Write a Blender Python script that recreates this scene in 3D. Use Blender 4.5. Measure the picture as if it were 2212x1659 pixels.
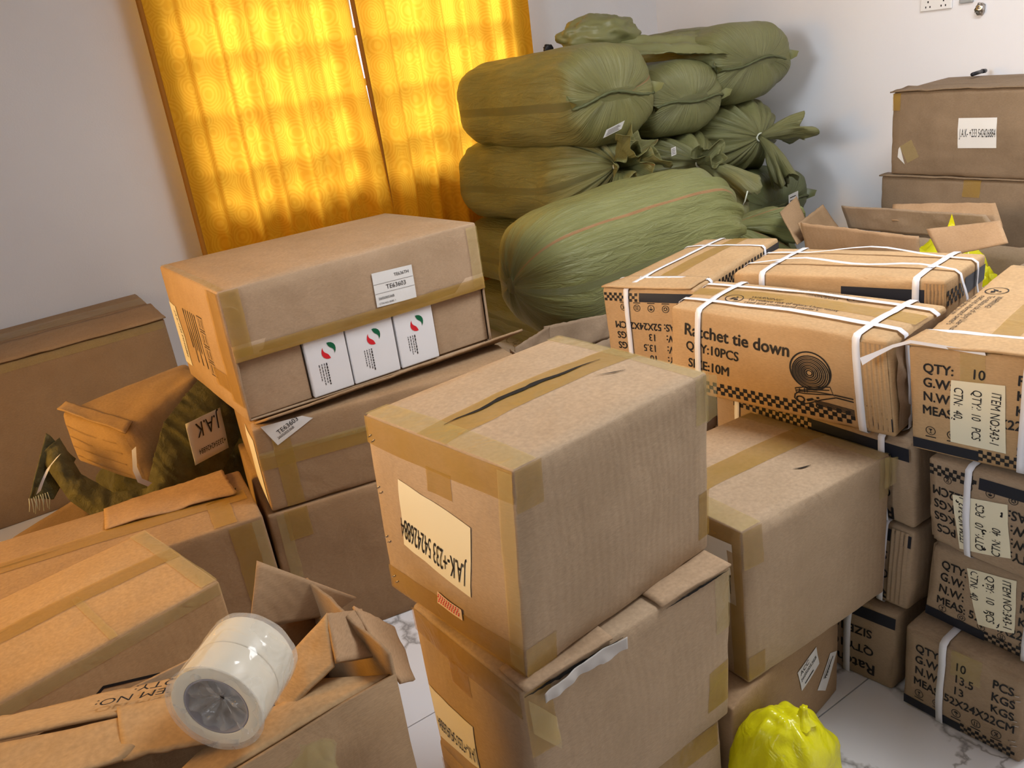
import bpy, math, random
from mathutils import Vector, Matrix, noise

for o in list(bpy.data.objects): bpy.data.objects.remove(o)
SC = bpy.context.scene
COL = SC.collection

# ---------------------------------------------------------------- camera
cam_d = bpy.data.cameras.new('camera'); cam_d.sensor_width = 36; cam_d.sensor_fit = 'HORIZONTAL'
cam_d.lens = 1844.15 / 2212 * 36; cam_d.clip_start = .02
cam = bpy.data.objects.new('camera', cam_d); COL.objects.link(cam)
_r, _u, _f = Vector((.81476, -.56558, -.12761)), Vector((.30533, .23145, .92369)), Vector((.49289, .79155, -.36127))
cam.matrix_world = Matrix(((_r.x, _u.x, -_f.x, 0), (_r.y, _u.y, -_f.y, 0), (_r.z, _u.z, -_f.z, 1.42575), (0, 0, 0, 1)))
SC.camera = cam

# ---------------------------------------------------------------- world and light
SC.view_settings.view_transform = 'Standard'; SC.view_settings.look = 'None'
SC.view_settings.gamma = 1; SC.view_settings.use_curve_mapping = False
SC.view_settings.exposure = -0.46
wd = bpy.data.worlds.new('sky'); SC.world = wd; wd.use_nodes = True
wd.node_tree.nodes['Background'].inputs[0].default_value = (.80, .88, 1, 1)
wd.node_tree.nodes['Background'].inputs[1].default_value = 2.0

def area(name, loc, target, sx, sy, power, col):
    l = bpy.data.lights.new(name, 'AREA'); l.shape = 'RECTANGLE'; l.size = sx; l.size_y = sy
    l.energy = power; l.color = col
    o = bpy.data.objects.new(name, l); COL.objects.link(o); o.location = loc
    o.rotation_euler = (Vector(target) - Vector(loc)).to_track_quat('-Z', 'Y').to_euler()
    return o
# daylight outside the curtained window, unseen cool fills assumed at the left and front walls,
# unseen amber fill assumed at the left wall; neither wall has an opening
area('window_daylight', (1.9, 7.6, 3.3), (1.9, 4.1, 1.6), 2.4, 2.0, 960, (1, .97, .93))
d_ = area('assumed_cool_side_fill', (-1.62, 1.0, 2.1), (3.9, 2.0, 1.35), .9, 1.0, 20, (.82, .90, 1)); d_.data.spread = math.radians(60)  # unseen cool light added at the solid left wall to brighten the right wall
d_ = area('assumed_amber_side_fill', (-1.62, 2.4, 1.5), (.8, 1.5, .6), 1.3, 1.2, 58, (1, .52, .08)); d_.data.spread = math.radians(110)  # unseen amber light added at the solid left wall; its source is assumed
area('assumed_front_fill', (2.2, -1.68, 1.1), (2.2, 2.0, .3), 1.0, 2.0, 13, (.82, .90, 1))  # unseen cool light added before the solid front wall; no real doorway
area('overhead_fill', (2.15, .75, 2.72), (2.15, .75, 0), .9, .9, 88, (.93, .96, 1))  # unseen overhead fill, added to brighten lids, floor and right wall

# ---------------------------------------------------------------- helpers
def mk(name, verts, faces, mat=None, parent=None, smooth=True, uv=None):
    off = Vector(parent['_o']) if parent is not None and '_o' in parent else Vector((0, 0, 0))
    m = bpy.data.meshes.new(name)
    m.from_pydata([tuple(Vector(v) - off) for v in verts], [], faces)
    if smooth: m.polygons.foreach_set('use_smooth', [True] * len(m.polygons))
    if uv:
        l = m.uv_layers.new(name='UVMap')
        for lp in m.loops: l.data[lp.index].uv = uv[lp.vertex_index]
    m.update()
    if mat: m.materials.append(mat)
    o = bpy.data.objects.new(name, m); COL.objects.link(o)
    if parent is not None:
        o.parent = parent
        if parent.type == 'MESH': o['_o'] = parent.get('_o', (0, 0, 0))
        if '_o' in parent: o['_o'] = parent['_o']
    return o
def thing(name, label, cat, loc=(0, 0, 0), group=None):
    o = bpy.data.objects.new(name, None); COL.objects.link(o); o.location = loc
    o.empty_display_size = .05
    o['label'] = label; o['category'] = cat; o['_o'] = tuple(float(x) for x in loc)
    if group: o['group'] = group
    return o
def tag(o, label, cat, group=None):
    o['label'] = label; o['category'] = cat
    if group: o['group'] = group
    return o
def boxmesh(lo, hi):
    x0, y0, z0 = lo; x1, y1, z1 = hi
    v = [(x0,y0,z0),(x1,y0,z0),(x1,y1,z0),(x0,y1,z0),(x0,y0,z1),(x1,y0,z1),(x1,y1,z1),(x0,y1,z1)]
    return v, [(0,3,2,1),(4,5,6,7),(0,1,5,4),(1,2,6,5),(2,3,7,6),(3,0,4,7)]
def joinm(parts):
    V, F = [], []
    for v, f in parts:
        n = len(V); V += list(v); F += [tuple(i + n for i in q) for q in f]
    return V, F
def bevel(o, w, seg=2):
    m = o.modifiers.new('bevel', 'BEVEL'); m.width = w; m.segments = seg; m.limit_method = 'ANGLE'; return o
def thick(o, t, offset=0):
    m = o.modifiers.new('thickness', 'SOLIDIFY'); m.thickness = t; m.offset = offset; return o
def tube(pts, r, n=8, closed=False):
    V, F = [], []
    P = [Vector(p) for p in pts]; N = len(P)
    for i, p in enumerate(P):
        a = P[(i - 1) % N] if (closed or i > 0) else P[i]
        b = P[(i + 1) % N] if (closed or i < N - 1) else P[i]
        d = (b - a).normalized()
        x = d.cross(Vector((0, 0, 1)) if abs(d.z) < .9 else Vector((1, 0, 0))).normalized(); y = d.cross(x)
        rr = r(i / (N - 1)) if callable(r) else r
        for k in range(n):
            t = 2 * math.pi * k / n
            V.append(p + (x * math.cos(t) + y * math.sin(t)) * rr)
    for i in range(N if closed else N - 1):
        for k in range(n):
            j = (i + 1) % N
            F.append((i*n + k, i*n + (k+1) % n, j*n + (k+1) % n, j*n + k))
    if not closed:
        F.append(tuple(range(n))[::-1]); F.append(tuple((N-1)*n + k for k in range(n)))
    return V, F
def ribbon(pts, widths, up=None):
    """a flat band through pts; widths: vectors across the band"""
    V, F = [], []
    for p, w in zip(pts, widths):
        V.append(Vector(p) - Vector(w) / 2); V.append(Vector(p) + Vector(w) / 2)
    for i in range(len(pts) - 1): F.append((2*i, 2*i+1, 2*i+3, 2*i+2))
    return V, F
def gridsheet(q, nu, nv, bump=.0, seed=0, fold=None):
    """bilinear grid on 4 points q = [p00, p10, p11, p01]"""
    q = [Vector(p) for p in q]; V, F = [], []
    n = (q[1] - q[0]).cross(q[3] - q[0]).normalized()
    for j in range(nv + 1):
        for i in range(nu + 1):
            s, t = i / nu, j / nv
            p = q[0]*(1-s)*(1-t) + q[1]*s*(1-t) + q[2]*s*t + q[3]*(1-s)*t
            d = bump * noise.noise(p * 11 + Vector((seed, seed, 0))) + bump * .5 * noise.noise(p * 37 + Vector((0, seed, seed)))
            if fold: d += fold(s, t)
            V.append(p + n * d)
    w = nu + 1
    for j in range(nv):
        for i in range(nu): F.append((j*w+i, j*w+i+1, (j+1)*w+i+1, (j+1)*w+i))
    return V, F
def ragged(V, nu, nv, side, amp, seed):
    """pull one border row of a gridsheet in and out so it looks torn"""
    w = nu + 1
    rows = {'t': [(nv*w+i, (nv-1)*w+i) for i in range(w)], 'b': [(i, w+i) for i in range(w)],
            'r': [(j*w+nu, j*w+nu-1) for j in range(nv+1)], 'l': [(j*w, j*w+1) for j in range(nv+1)]}[side]
    for a, b in rows:
        k = .5 + .5 * noise.noise(Vector((a * .9 + seed, seed * 3.1, 0))) + .3 * noise.noise(Vector((a * 2.7, seed, 5)))
        d = (Vector(V[b]) - Vector(V[a]))
        V[a] = Vector(V[a]) + d * min(.9, max(-.3, k * amp))
    return V

# ---------------------------------------------------------------- materials
MATS = {}
def newmat(name):
    m = bpy.data.materials.new(name); m.use_nodes = True
    return m, m.node_tree, m.node_tree.nodes['Principled BSDF']
def N(t, typ, **kw):
    n = t.nodes.new(typ)
    for k, v in kw.items():
        if k in n.inputs: n.inputs[k].default_value = v
        else: setattr(n, k, v)
    return n
def ramp(t, stops):
    r = N(t, 'ShaderNodeValToRGB'); e = r.color_ramp.elements
    e[0].position, e[0].color = stops[0]; e[1].position, e[1].color = stops[1]
    for p, c in stops[2:]:
        x = e.new(p); x.color = c
    return r
def plain(name, col, rough=.6, spec=.3, metal=0, bump=0, bscale=60):
    if name in MATS: return MATS[name]
    m, t, b = newmat(name)
    b.inputs['Base Color'].default_value = (*col, 1); b.inputs['Roughness'].default_value = rough
    b.inputs['Specular IOR Level'].default_value = spec; b.inputs['Metallic'].default_value = metal
    if bump:
        tc = N(t, 'ShaderNodeTexCoord'); nz = N(t, 'ShaderNodeTexNoise', Scale=bscale, Detail=4)
        t.links.new(tc.outputs['Object'], nz.inputs['Vector'])
        bp = N(t, 'ShaderNodeBump', Strength=bump, Distance=.01); t.links.new(nz.outputs[0], bp.inputs['Height'])
        t.links.new(bp.outputs[0], b.inputs['Normal'])
    MATS[name] = m; return m
def cardboard(name, c1, c2, corr=0.0, rough=.78):
    if name in MATS: return MATS[name]
    m, t, b = newmat(name); tc = N(t, 'ShaderNodeTexCoord')
    n1 = N(t, 'ShaderNodeTexNoise', Scale=5, Detail=6, Roughness=.65)
    t.links.new(tc.outputs['Object'], n1.inputs['Vector'])
    r1 = ramp(t, [(.3, (*c1, 1)), (.72, (*c2, 1))]); t.links.new(n1.outputs[0], r1.inputs[0])
    mp = N(t, 'ShaderNodeMapping'); mp.inputs['Scale'].default_value = (60, 60, 420)
    t.links.new(tc.outputs['Object'], mp.inputs['Vector'])
    n2 = N(t, 'ShaderNodeTexNoise', Scale=2.2, Detail=3); t.links.new(mp.outputs[0], n2.inputs['Vector'])
    mx = N(t, 'ShaderNodeMix', data_type='RGBA', blend_type='MULTIPLY'); mx.inputs[0].default_value = 1
    r2 = ramp(t, [(.25, (.82, .81, .80, 1)), (.75, (1.08, 1.07, 1.06, 1))]); t.links.new(n2.outputs[0], r2.inputs[0])
    t.links.new(r1.outputs[0], mx.inputs[6]); t.links.new(r2.outputs[0], mx.inputs[7])
    t.links.new(mx.outputs[2], b.inputs['Base Color'])
    b.inputs['Roughness'].default_value = rough; b.inputs['Specular IOR Level'].default_value = .25
    # creases, dents and faint flutes as relief only
    n3 = N(t, 'ShaderNodeTexNoise', Scale=9, Detail=5, Distortion=.4); t.links.new(tc.outputs['Object'], n3.inputs['Vector'])
    bp = N(t, 'ShaderNodeBump', Strength=.34, Distance=.02); t.links.new(n3.outputs[0], bp.inputs['Height'])
    last = bp
    if corr:
        wv = N(t, 'ShaderNodeTexWave', Scale=38, Distortion=.6, Detail=2, bands_direction='DIAGONAL')
        mp2 = N(t, 'ShaderNodeMapping'); mp2.inputs['Scale'].default_value = (1, 1, .02)
        t.links.new(tc.outputs['Object'], mp2.inputs['Vector']); t.links.new(mp2.outputs[0], wv.inputs['Vector'])
        nm = N(t, 'ShaderNodeTexNoise', Scale=3.5); t.links.new(tc.outputs['Object'], nm.inputs['Vector'])
        mm = N(t, 'ShaderNodeMath', operation='MULTIPLY'); t.links.new(wv.outputs[1], mm.inputs[0]); t.links.new(nm.outputs[0], mm.inputs[1])
        ge = N(t, 'ShaderNodeNewGeometry'); sz = N(t, 'ShaderNodeSeparateXYZ'); t.links.new(ge.outputs['Normal'], sz.inputs[0])
        az = N(t, 'ShaderNodeMath', operation='ABSOLUTE'); t.links.new(sz.outputs[2], az.inputs[0])
        iz = N(t, 'ShaderNodeMath', operation='SUBTRACT'); iz.inputs[0].default_value = 1; iz.use_clamp = True; t.links.new(az.outputs[0], iz.inputs[1])
        m3 = N(t, 'ShaderNodeMath', operation='MULTIPLY'); t.links.new(mm.outputs[0], m3.inputs[0]); t.links.new(iz.outputs[0], m3.inputs[1]); mm = m3
        b2 = N(t, 'ShaderNodeBump', Strength=corr*.4, Distance=.003)
        t.links.new(mm.outputs[0], b2.inputs['Height']); t.links.new(bp.outputs[0], b2.inputs['Normal']); last = b2
    t.links.new(last.outputs[0], b.inputs['Normal'])
    MATS[name] = m; return m
def film(name, col, alpha, rough=.16, bump=.25, spec=.5):
    """see-through plastic: adhesive tape, stretch film"""
    if name in MATS: return MATS[name]
    m, t, b = newmat(name); b.inputs['Base Color'].default_value = (*col, 1); b.inputs['Roughness'].default_value = rough
    b.inputs['Specular IOR Level'].default_value = spec
    tc = N(t, 'ShaderNodeTexCoord'); nz = N(t, 'ShaderNodeTexNoise', Scale=16, Detail=2, Distortion=1.2)
    t.links.new(tc.outputs['Object'], nz.inputs['Vector'])
    bp = N(t, 'ShaderNodeBump', Strength=bump, Distance=.01); t.links.new(nz.outputs[0], bp.inputs['Height']); t.links.new(bp.outputs[0], b.inputs['Normal'])
    tr = N(t, 'ShaderNodeBsdfTransparent'); mx = N(t, 'ShaderNodeMixShader')
    n2 = N(t, 'ShaderNodeTexNoise', Scale=14, Detail=3); t.links.new(tc.outputs['Object'], n2.inputs['Vector'])
    mr = N(t, 'ShaderNodeMapRange'); mr.inputs['To Min'].default_value = alpha * .6; mr.inputs['To Max'].default_value = min(1, alpha * 1.4)
    t.links.new(n2.outputs[0], mr.inputs['Value']); t.links.new(mr.outputs[0], mx.inputs[0])
    t.links.new(tr.outputs[0], mx.inputs[1]); t.links.new(b.outputs[0], mx.inputs[2])
    t.links.new(mx.outputs[0], t.nodes['Material Output'].inputs['Surface'])
    MATS[name] = m; return m

CB = cardboard('cardboard_tan', (.36, .245, .145), (.46, .32, .20))
CBG = cardboard('cardboard_fluted', (.37, .265, .165), (.45, .33, .215), corr=.34)
CBD = cardboard('cardboard_brown', (.30, .19, .10), (.38, .25, .14))
CBO = cardboard('cardboard_orange', (.40, .255, .125), (.50, .33, .17), corr=.25)
CBI = cardboard('cardboard_inside', (.36, .225, .12), (.46, .30, .17), corr=.6)
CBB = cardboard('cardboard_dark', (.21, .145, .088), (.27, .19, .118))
CBK = cardboard('cardboard_worn', (.29, .205, .13), (.40, .29, .19), corr=.3)
TAPE = film('brown_tape', (.43, .255, .05), .52, rough=.24, bump=.3)
TAPEC = film('clear_tape', (.56, .43, .17), .34, rough=.12, bump=.6)
FILM = film('stretch_film', (.80, .77, .70), .34, rough=.12, bump=1.6, spec=.8)
INK = plain('black_ink', (.012, .011, .012), .5)
INKB = plain('navy_ink', (.012, .014, .022), .45)
INKF = plain('faded_ink', (.06, .045, .035), .6)
PAPER = plain('label_paper', (.70, .68, .64), .55, bump=.15, bscale=25)
PAPERY = plain('cream_label_paper', (.72, .66, .48), .5)
WHITEBOX = plain('white_coated_board', (.78, .77, .77), .35)
RED = plain('red_print', (.65, .02, .03), .45); GREEN = plain('green_print', (.005, .12, .05), .45)
STRAP = plain('white_plastic_strap', (.74, .74, .78), .35, .4)
SEALTAPE = plain('red_white_tape', (.75, .60, .52), .4)
DARK = plain('dark_gap', (.012, .010, .008), .9)
STEEL = plain('staple_steel', (.55, .52, .48), .3, metal=1)
BLACKP = plain('black_plastic', (.015, .015, .018), .35)
WHITEP = plain('white_plastic', (.80, .79, .77), .3, .5)
CORDM = plain('pale_cord', (.60, .62, .50), .6)

# ---------------------------------------------------------------- cartons
FACES = {  # face: (fixed axis, value, s axis, s sign, t axis)   a=along u, b=along v, c=up
    'F': (1, 0, 0, 1, 2), 'L': (0, 0, 1, -1, 2), 'T': (2, 1, 0, 1, 1), 'R': (0, 1, 1, 1, 2), 'K': (1, 1, 0, -1, 2), 'D': (2, 0, 0, 1, 1)}
class Carton:
    def __init__(s, corners, bulge=.006, seed=0, wob=.003, r=.006, dent=.006):
        c = [Vector(p) for p in corners]
        s.c = c; s.seed = seed; s.wob = wob; s.r = r; s.dent = dent
        s.bulge = {k: bulge for k in 'FLTRKD'} if not isinstance(bulge, dict) else {k: bulge.get(k, .004) for k in 'FLTRKD'}
        s.dim = Vector((((c[1]-c[0]).length + (c[5]-c[4]).length) / 2, ((c[3]-c[0]).length + (c[7]-c[4]).length) / 2, sum(((c[i+4]-c[i]).length for i in range(4))) / 4))
    def tri(s, a, b, c):
        q = s.c
        lo = q[0]*(1-a)*(1-b) + q[1]*a*(1-b) + q[2]*a*b + q[3]*(1-a)*b
        hi = q[4]*(1-a)*(1-b) + q[5]*a*(1-b) + q[6]*a*b + q[7]*(1-a)*b
        return lo*(1-c) + hi*c
    def disp(s, face, u, v):
        u = min(1, max(0, u)); v = min(1, max(0, v))
        e = min(1, 6*u*(1-u)) * min(1, 6*v*(1-v))
        k = 'FLTRKD'.index(face)
        nz = noise.noise(Vector((u*3 + k*7.3, v*3, s.seed * 3.7))) + .5 * noise.noise(Vector((u*8 + k*3.3, v*8, s.seed * 1.9)))
        return s.bulge[face] * (math.sin(math.pi*u) * math.sin(math.pi*v)) ** .6 + s.wob * nz * e
    def surf(s, face, u, v, off=0.0):
        ax, val, sa, sg, ta = FACES[face]
        p = [0, 0, 0]; p[sa] = u if sg > 0 else 1 - u; p[ta] = v
        d = (s.disp(face, p[sa], p[ta]) + off) / s.dim[ax]
        p[ax] = val + (d if val else -d)
        return s.tri(*p)
    def size(s, face):
        ax, val, sa, sg, ta = FACES[face]; return s.dim[sa], s.dim[ta]
    def m(s, face, x, y, off=0.001):      # metres on a face, from its lower left corner as seen from outside
        w, h = s.size(face); return s.surf(face, x / w, y / h, off)
    def body(s, n=9):
        D, r = s.dim, s.r
        ax = []
        for k in range(3):
            L = D[k]; rr = min(r, L * .2)
            ax.append([0, rr*.35, rr] + [rr + (L - 2*rr) * i / n for i in range(1, n)] + [L - rr, L - rr*.35, L])
        M = [len(a) - 1 for a in ax]; idx = {}; V = []; F = []
        def vid(i, j, k):
            key = (i, j, k)
            if key in idx: return idx[key]
            p = Vector((ax[0][i], ax[1][j], ax[2][k]))
            inn = Vector([min(max(p[q], r), D[q] - r) for q in range(3)])
            d = p - inn
            if d.length > 1e-9: pp = inn + d.normalized() * r
            else: pp = p
            nax = sum(1 for q in range(3) if abs(d[q]) > r * .3)
            if nax >= 2:
                w = noise.noise(p * 9 + Vector((s.seed * 5.1, 0, s.seed))) + .6 * noise.noise(p * 24 + Vector((0, s.seed * 2.2, 0)))
                pp = pp - d.normalized() * s.dent * max(0, w)
            prm = [pp[q] / D[q] for q in range(3)]; base = list(prm)
            for f, (a_, val, sa, sg, ta) in FACES.items():
                if (val == 0 and p[a_] < r * .9) or (val == 1 and p[a_] > D[a_] - r * .9):
                    x = s.disp(f, base[sa], base[ta]) / D[a_]
                    if (val == 0 and p[a_] < 1e-9) or (val == 1 and p[a_] > D[a_] - 1e-9):
                        prm[a_] += x if val else -x
            idx[key] = len(V); V.append(s.tri(*prm)); return idx[key]
        for fx, val in ((0, 0), (0, 1), (1, 0), (1, 1), (2, 0), (2, 1)):
            o = [q for q in range(3) if q != fx]
            for i in range(M[o[0]]):
                for j in range(M[o[1]]):
                    q = []
                    for di, dj in ((0, 0), (1, 0), (1, 1), (0, 1)):
                        k = [0, 0, 0]; k[fx] = val * M[fx]; k[o[0]] = i + di; k[o[1]] = j + dj; q.append(vid(*k))
                    flip = (fx == 1) ^ (val == 0)
                    F.append(tuple(q[::-1]) if flip else tuple(q))
        return V, F
    # --- things stuck to or printed on a face
    def patch(s, face, x0, y0, x1, y1, off=.0015, n=8, rot=0, quad=None, jag=0):
        if quad is None:
            cx, cy = (x0+x1)/2, (y0+y1)/2; ca, sa = math.cos(rot), math.sin(rot)
            quad = [(cx + (x-cx)*ca - (y-cy)*sa, cy + (x-cx)*sa + (y-cy)*ca) for x, y in ((x0,y0),(x1,y0),(x1,y1),(x0,y1))]
        V, F = [], []
        for j in range(n+1):
            for i in range(n+1):
                u, v = i/n, j/n
                x = quad[0][0]*(1-u)*(1-v)+quad[1][0]*u*(1-v)+quad[2][0]*u*v+quad[3][0]*(1-u)*v
                y = quad[0][1]*(1-u)*(1-v)+quad[1][1]*u*(1-v)+quad[2][1]*u*v+quad[3][1]*(1-u)*v
                if jag and i in (0, n): x += (noise.noise(Vector((j*1.7, s.seed, i)))) * jag
                V.append(s.m(face, x, y, off + (.0002 * noise.noise(Vector((x*60, y*60, s.seed))) if off < .002 else 0)))
        w = n+1
        for j in range(n):
            for i in range(n): F.append((j*w+i, j*w+i+1, (j+1)*w+i+1, (j+1)*w+i))
        return V, F
    def stroke(s, face, pts, w, off=.0012, closed=False):
        V, F = [], []; n = len(pts); P = [Vector((*p, 0)) for p in pts]
        for i, p in enumerate(P):
            a = P[(i-1) % n] if (closed or i) else p; b = P[(i+1) % n] if (closed or i < n-1) else p
            d = (b - a).normalized(); q = Vector((-d.y, d.x, 0)) * w / 2
            V.append(s.m(face, (p-q).x, (p-q).y, off)); V.append(s.m(face, (p+q).x, (p+q).y, off))
        for i in range(n if closed else n-1):
            j = (i+1) % n; F.append((2*i, 2*i+1, 2*j+1, 2*j))
        return V, F
    def text(s, face, txt, x, y, size, rot=0, sx=1.0, align='LEFT', off=.0012, spacing=1.0, bold=0, shear=0):
        V, F = textmesh(txt, align, spacing, 0, shear)
        ca, sa = math.cos(rot), math.sin(rot); out = []; FF = []
        for dx, dy in (((-bold, 0), (bold, 0), (0, bold), (0, -bold)) if bold else ((0, 0),)):
            k = len(out)
            for (a, b) in V:
                a = (a + dx) * size * sx; b = (b + dy) * size
                out.append(s.m(face, x + a*ca - b*sa, y + a*sa + b*ca, off))
            FF += [tuple(i + k for i in f) for f in F]
        return out, FF
_tm = {}
def textmesh(txt, align, spacing, bold, shear):
    key = (txt, align, spacing, bold, shear)
    if key in _tm: return _tm[key]
    c = bpy.data.curves.new('lettering', 'FONT'); c.body = txt; c.align_x = align; c.size = 1; c.resolution_u = 3
    c.space_character = spacing; c.offset = bold; c.shear = shear; c.fill_mode = 'FRONT'
    o = bpy.data.objects.new('lettering', c); COL.objects.link(o)
    dg = bpy.context.evaluated_depsgraph_get(); dg.update()
    me = o.evaluated_get(dg).to_mesh()
    V = [(v.co.x, v.co.y) for v in me.vertices]; F = [tuple(p.vertices) for p in me.polygons]
    o.evaluated_get(dg).to_mesh_clear(); bpy.data.objects.remove(o); bpy.data.curves.remove(c)
    _tm[key] = (V, F); return V, F

def carton(name, label, corners, mat, cat='box', group=None, n=9, **kw):
    C = Carton(corners, **kw)
    base = (C.c[0] + C.c[1] + C.c[2] + C.c[3]) / 4
    C.root = thing(name, label, cat, tuple(base), group)
    if n == 9: n = max(9, min(30, int(max(C.dim) / .03)))
    V, F = C.body(n); C.bodyobj = mk('body', V, F, mat, C.root)
    return C
def tape(C, face, x0, y0, x1, y1, mat=None, rot=0, jag=.003, name='tape', off=.0009, n=8):
    if max(C.dim) > .6: off += .0012
    n = max(n, int(max(abs(x1-x0), abs(y1-y0)) / .03))
    return mk(name, *C.patch(face, x0, y0, x1, y1, off, n, rot, jag=jag), mat or TAPE, C.root)
def printed(C, parts, mat=None, name='print', parent=None):
    o = mk(name, *joinm(parts), mat or INK, parent or C.root, smooth=False); o['kind'] = 'stuff'; return o
def label(C, face, quad, mat=None, parts=None, off=.0014, name='label', ink=None, n=6):
    o = mk(name, *C.patch(face, 0, 0, 0, 0, off, n, quad=quad), mat or PAPER, C.root)
    if parts:
        w_, h_ = C.size(face); sh = C.m(face, w_/2, h_/2, off - .0003) - C.m(face, w_/2, h_/2, 0)
        V, F = joinm(parts); mk('lettering', [Vector(v) + sh for v in V], F, ink or INK, o, smooth=False)
    return o
def rect(cx, cy, w, h, rot=0):
    ca, sa = math.cos(rot), math.sin(rot)
    return [(cx + x*ca - y*sa, cy + x*sa + y*ca) for x, y in ((-w/2,-h/2),(w/2,-h/2),(w/2,h/2),(-w/2,h/2))]
def slit(C, face, pts, w0, name='seam', mat=None):
    """a narrow dark opening between two flaps: a strip that widens in the middle"""
    V, F = [], []; n = len(pts)
    for i, (x, y) in enumerate(pts):
        k = i / (n-1); w = w0 * max(.12, math.sin(math.pi*k)) * (1 + .4 * noise.noise(Vector((i*.8, C.seed, 1))))
        a = pts[max(0, i-1)]; b = pts[min(n-1, i+1)]
        d = Vector((b[0]-a[0], b[1]-a[1])).normalized()
        V.append(C.m(face, x + d.y*w/2, y - d.x*w/2, .002)); V.append(C.m(face, x - d.y*w/2, y + d.x*w/2, .002))
    F = [(2*i, 2*i+1, 2*i+3, 2*i+2) for i in range(n-1)]
    return mk(name, V, F, mat or DARK, C.root, smooth=False)
def staples(C, face, spots, rot=.6):
    for x, y in spots:
        V, F = [], []
        d = Vector((math.cos(rot), math.sin(rot))) * .006
        p = [C.m(face, x-d.x, y-d.y, .0003), C.m(face, x-d.x, y-d.y, .0018), C.m(face, x+d.x, y+d.y, .0018), C.m(face, x+d.x, y+d.y, .0003)]
        mk('staple', *tube(p, .0008, 5), STEEL, C.root)
def strap(C, axis, pos, w=.012, off=.003, name='strap', loose=0, seed=0):
    """a band round the carton in the plane axis = pos (0..1)"""
    D = C.dim; o = [q for q in range(3) if q != axis]
    A, B = o; V, F = [], []; n = 14; ring = []
    fmap = {(0, 0): 'L', (0, 1): 'R', (1, 0): 'F', (1, 1): 'K', (2, 0): 'D', (2, 1): 'T'}
    def at(fax, val, k, q):
        f = fmap[(fax, val)]; _, _, sa, sg, ta = FACES[f]
        prm = {axis: q, [x for x in o if x != fax][0]: k}
        d = (C.disp(f, prm[sa], prm[ta]) + off + loose * math.sin(math.pi*k) * (.6 + .5*math.sin(9*k+seed))) / D[fax]
        prm[fax] = val + (d if val else -d)
        return C.tri(prm[0], prm[1], prm[2])
    seqs = [(B, 0, 0), (A, 1, 0), (B, 1, 1), (A, 0, 1)]
    for fax, val, rev in seqs:
        for i in range(n):
            k = (i + .2) / (n - .6); k = 1 - k if rev else k
            q = pos + .0 * k
            ring.append((at(fax, val, k, q - w/2/D[axis]), at(fax, val, k, q + w/2/D[axis])))
    for a, b in ring: V += [a, b]
    m_ = len(ring)
    F = [(2*i, 2*i+1, 2*((i+1) % m_)+1, 2*((i+1) % m_)) for i in range(m_)]
    ob = mk(name, V, F, STRAP, C.root); thick(ob, .0008, 1); return ob
def ell(cx, cy, rx, ry, n=28, a0=0, a1=2*math.pi, rot=0):
    out = []
    for i in range(n):
        t = a0 + (a1-a0) * i / (n if abs(a1-a0-2*math.pi) < 1e-6 else n-1)
        x, y = rx*math.cos(t), ry*math.sin(t)
        out.append((cx + x*math.cos(rot) - y*math.sin(rot), cy + x*math.sin(rot) + y*math.cos(rot)))
    return out
def xf(pts, cx, cy, rot):
    ca, sa = math.cos(rot), math.sin(rot)
    return [(cx + x*ca - y*sa, cy + x*sa + y*ca) for x, y in pts]
def quadpatch(C, face, pts, off=.0012):
    return [C.m(face, x, y, off) for x, y in pts], [tuple(range(len(pts)))]
def checker(C, face, x0, x1, y, sq, rows=3, off=.0012, yfun=None):
    parts = []; n = int((x1 - x0) / sq)
    for i in range(n):
        for r in range(rows):
            if (i + r) % 2 == 0:
                xa = x0 + i*sq; ya = y + r*sq
                parts.append(([C.m(face, xa, ya, off), C.m(face, xa+sq, ya, off), C.m(face, xa+sq, ya+sq, off), C.m(face, xa, ya+sq, off)], [(0, 1, 2, 3)]))
    return parts
def icon(C, face, x, y, r, kind, rot=0):
    P = [C.stroke(face, ell(x, y, r, r, 22), r*.16, closed=True)]
    q = lambda pts: xf(pts, x, y, rot)
    if kind == 0: # glass
        P += [quadpatch(C, face, q([(-.45*r,.5*r),(0,-.05*r),(.45*r,.5*r)])), C.stroke(face, q([(0,0),(0,-.5*r)]), r*.14), C.stroke(face, q([(-.3*r,-.55*r),(.3*r,-.55*r)]), r*.14)]
    elif kind == 1: # recycling triangle
        for k in range(3):
            a = k*2.094+.5; P.append(C.stroke(face, q([(.55*r*math.cos(a),.55*r*math.sin(a)),(.55*r*math.cos(a+1.6),.55*r*math.sin(a+1.6))]), r*.26))
    elif kind == 2: # umbrella
        P += [quadpatch(C, face, q([(-.55*r,.05*r),(-.35*r,.45*r),(0,.6*r),(.35*r,.45*r),(.55*r,.05*r)])), C.stroke(face, q([(0,.1*r),(0,-.5*r),(.2*r,-.6*r)]), r*.14)]
    elif kind == 3: # two arrows up
        for dx in (-.28, .28): P += [C.stroke(face, q([(dx*r,-.5*r),(dx*r,.4*r)]), r*.16), quadpatch(C, face, q([((dx-.2)*r,.3*r),((dx+.2)*r,.3*r),(dx*r,.62*r)]))]
        P.append(C.stroke(face, q([(-.5*r,-.55*r),(.5*r,-.55*r)]), r*.12))
    else: # hourglass cross
        P += [C.stroke(face, q([(-.4*r,-.5*r),(.4*r,.5*r)]), r*.16), C.stroke(face, q([(.4*r,-.5*r),(-.4*r,.5*r)]), r*.16), C.stroke(face, q([(-.4*r,.5*r),(.4*r,.5*r)]), r*.12), C.stroke(face, q([(-.4*r,-.5*r),(.4*r,-.5*r)]), r*.12)]
    return P

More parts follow.
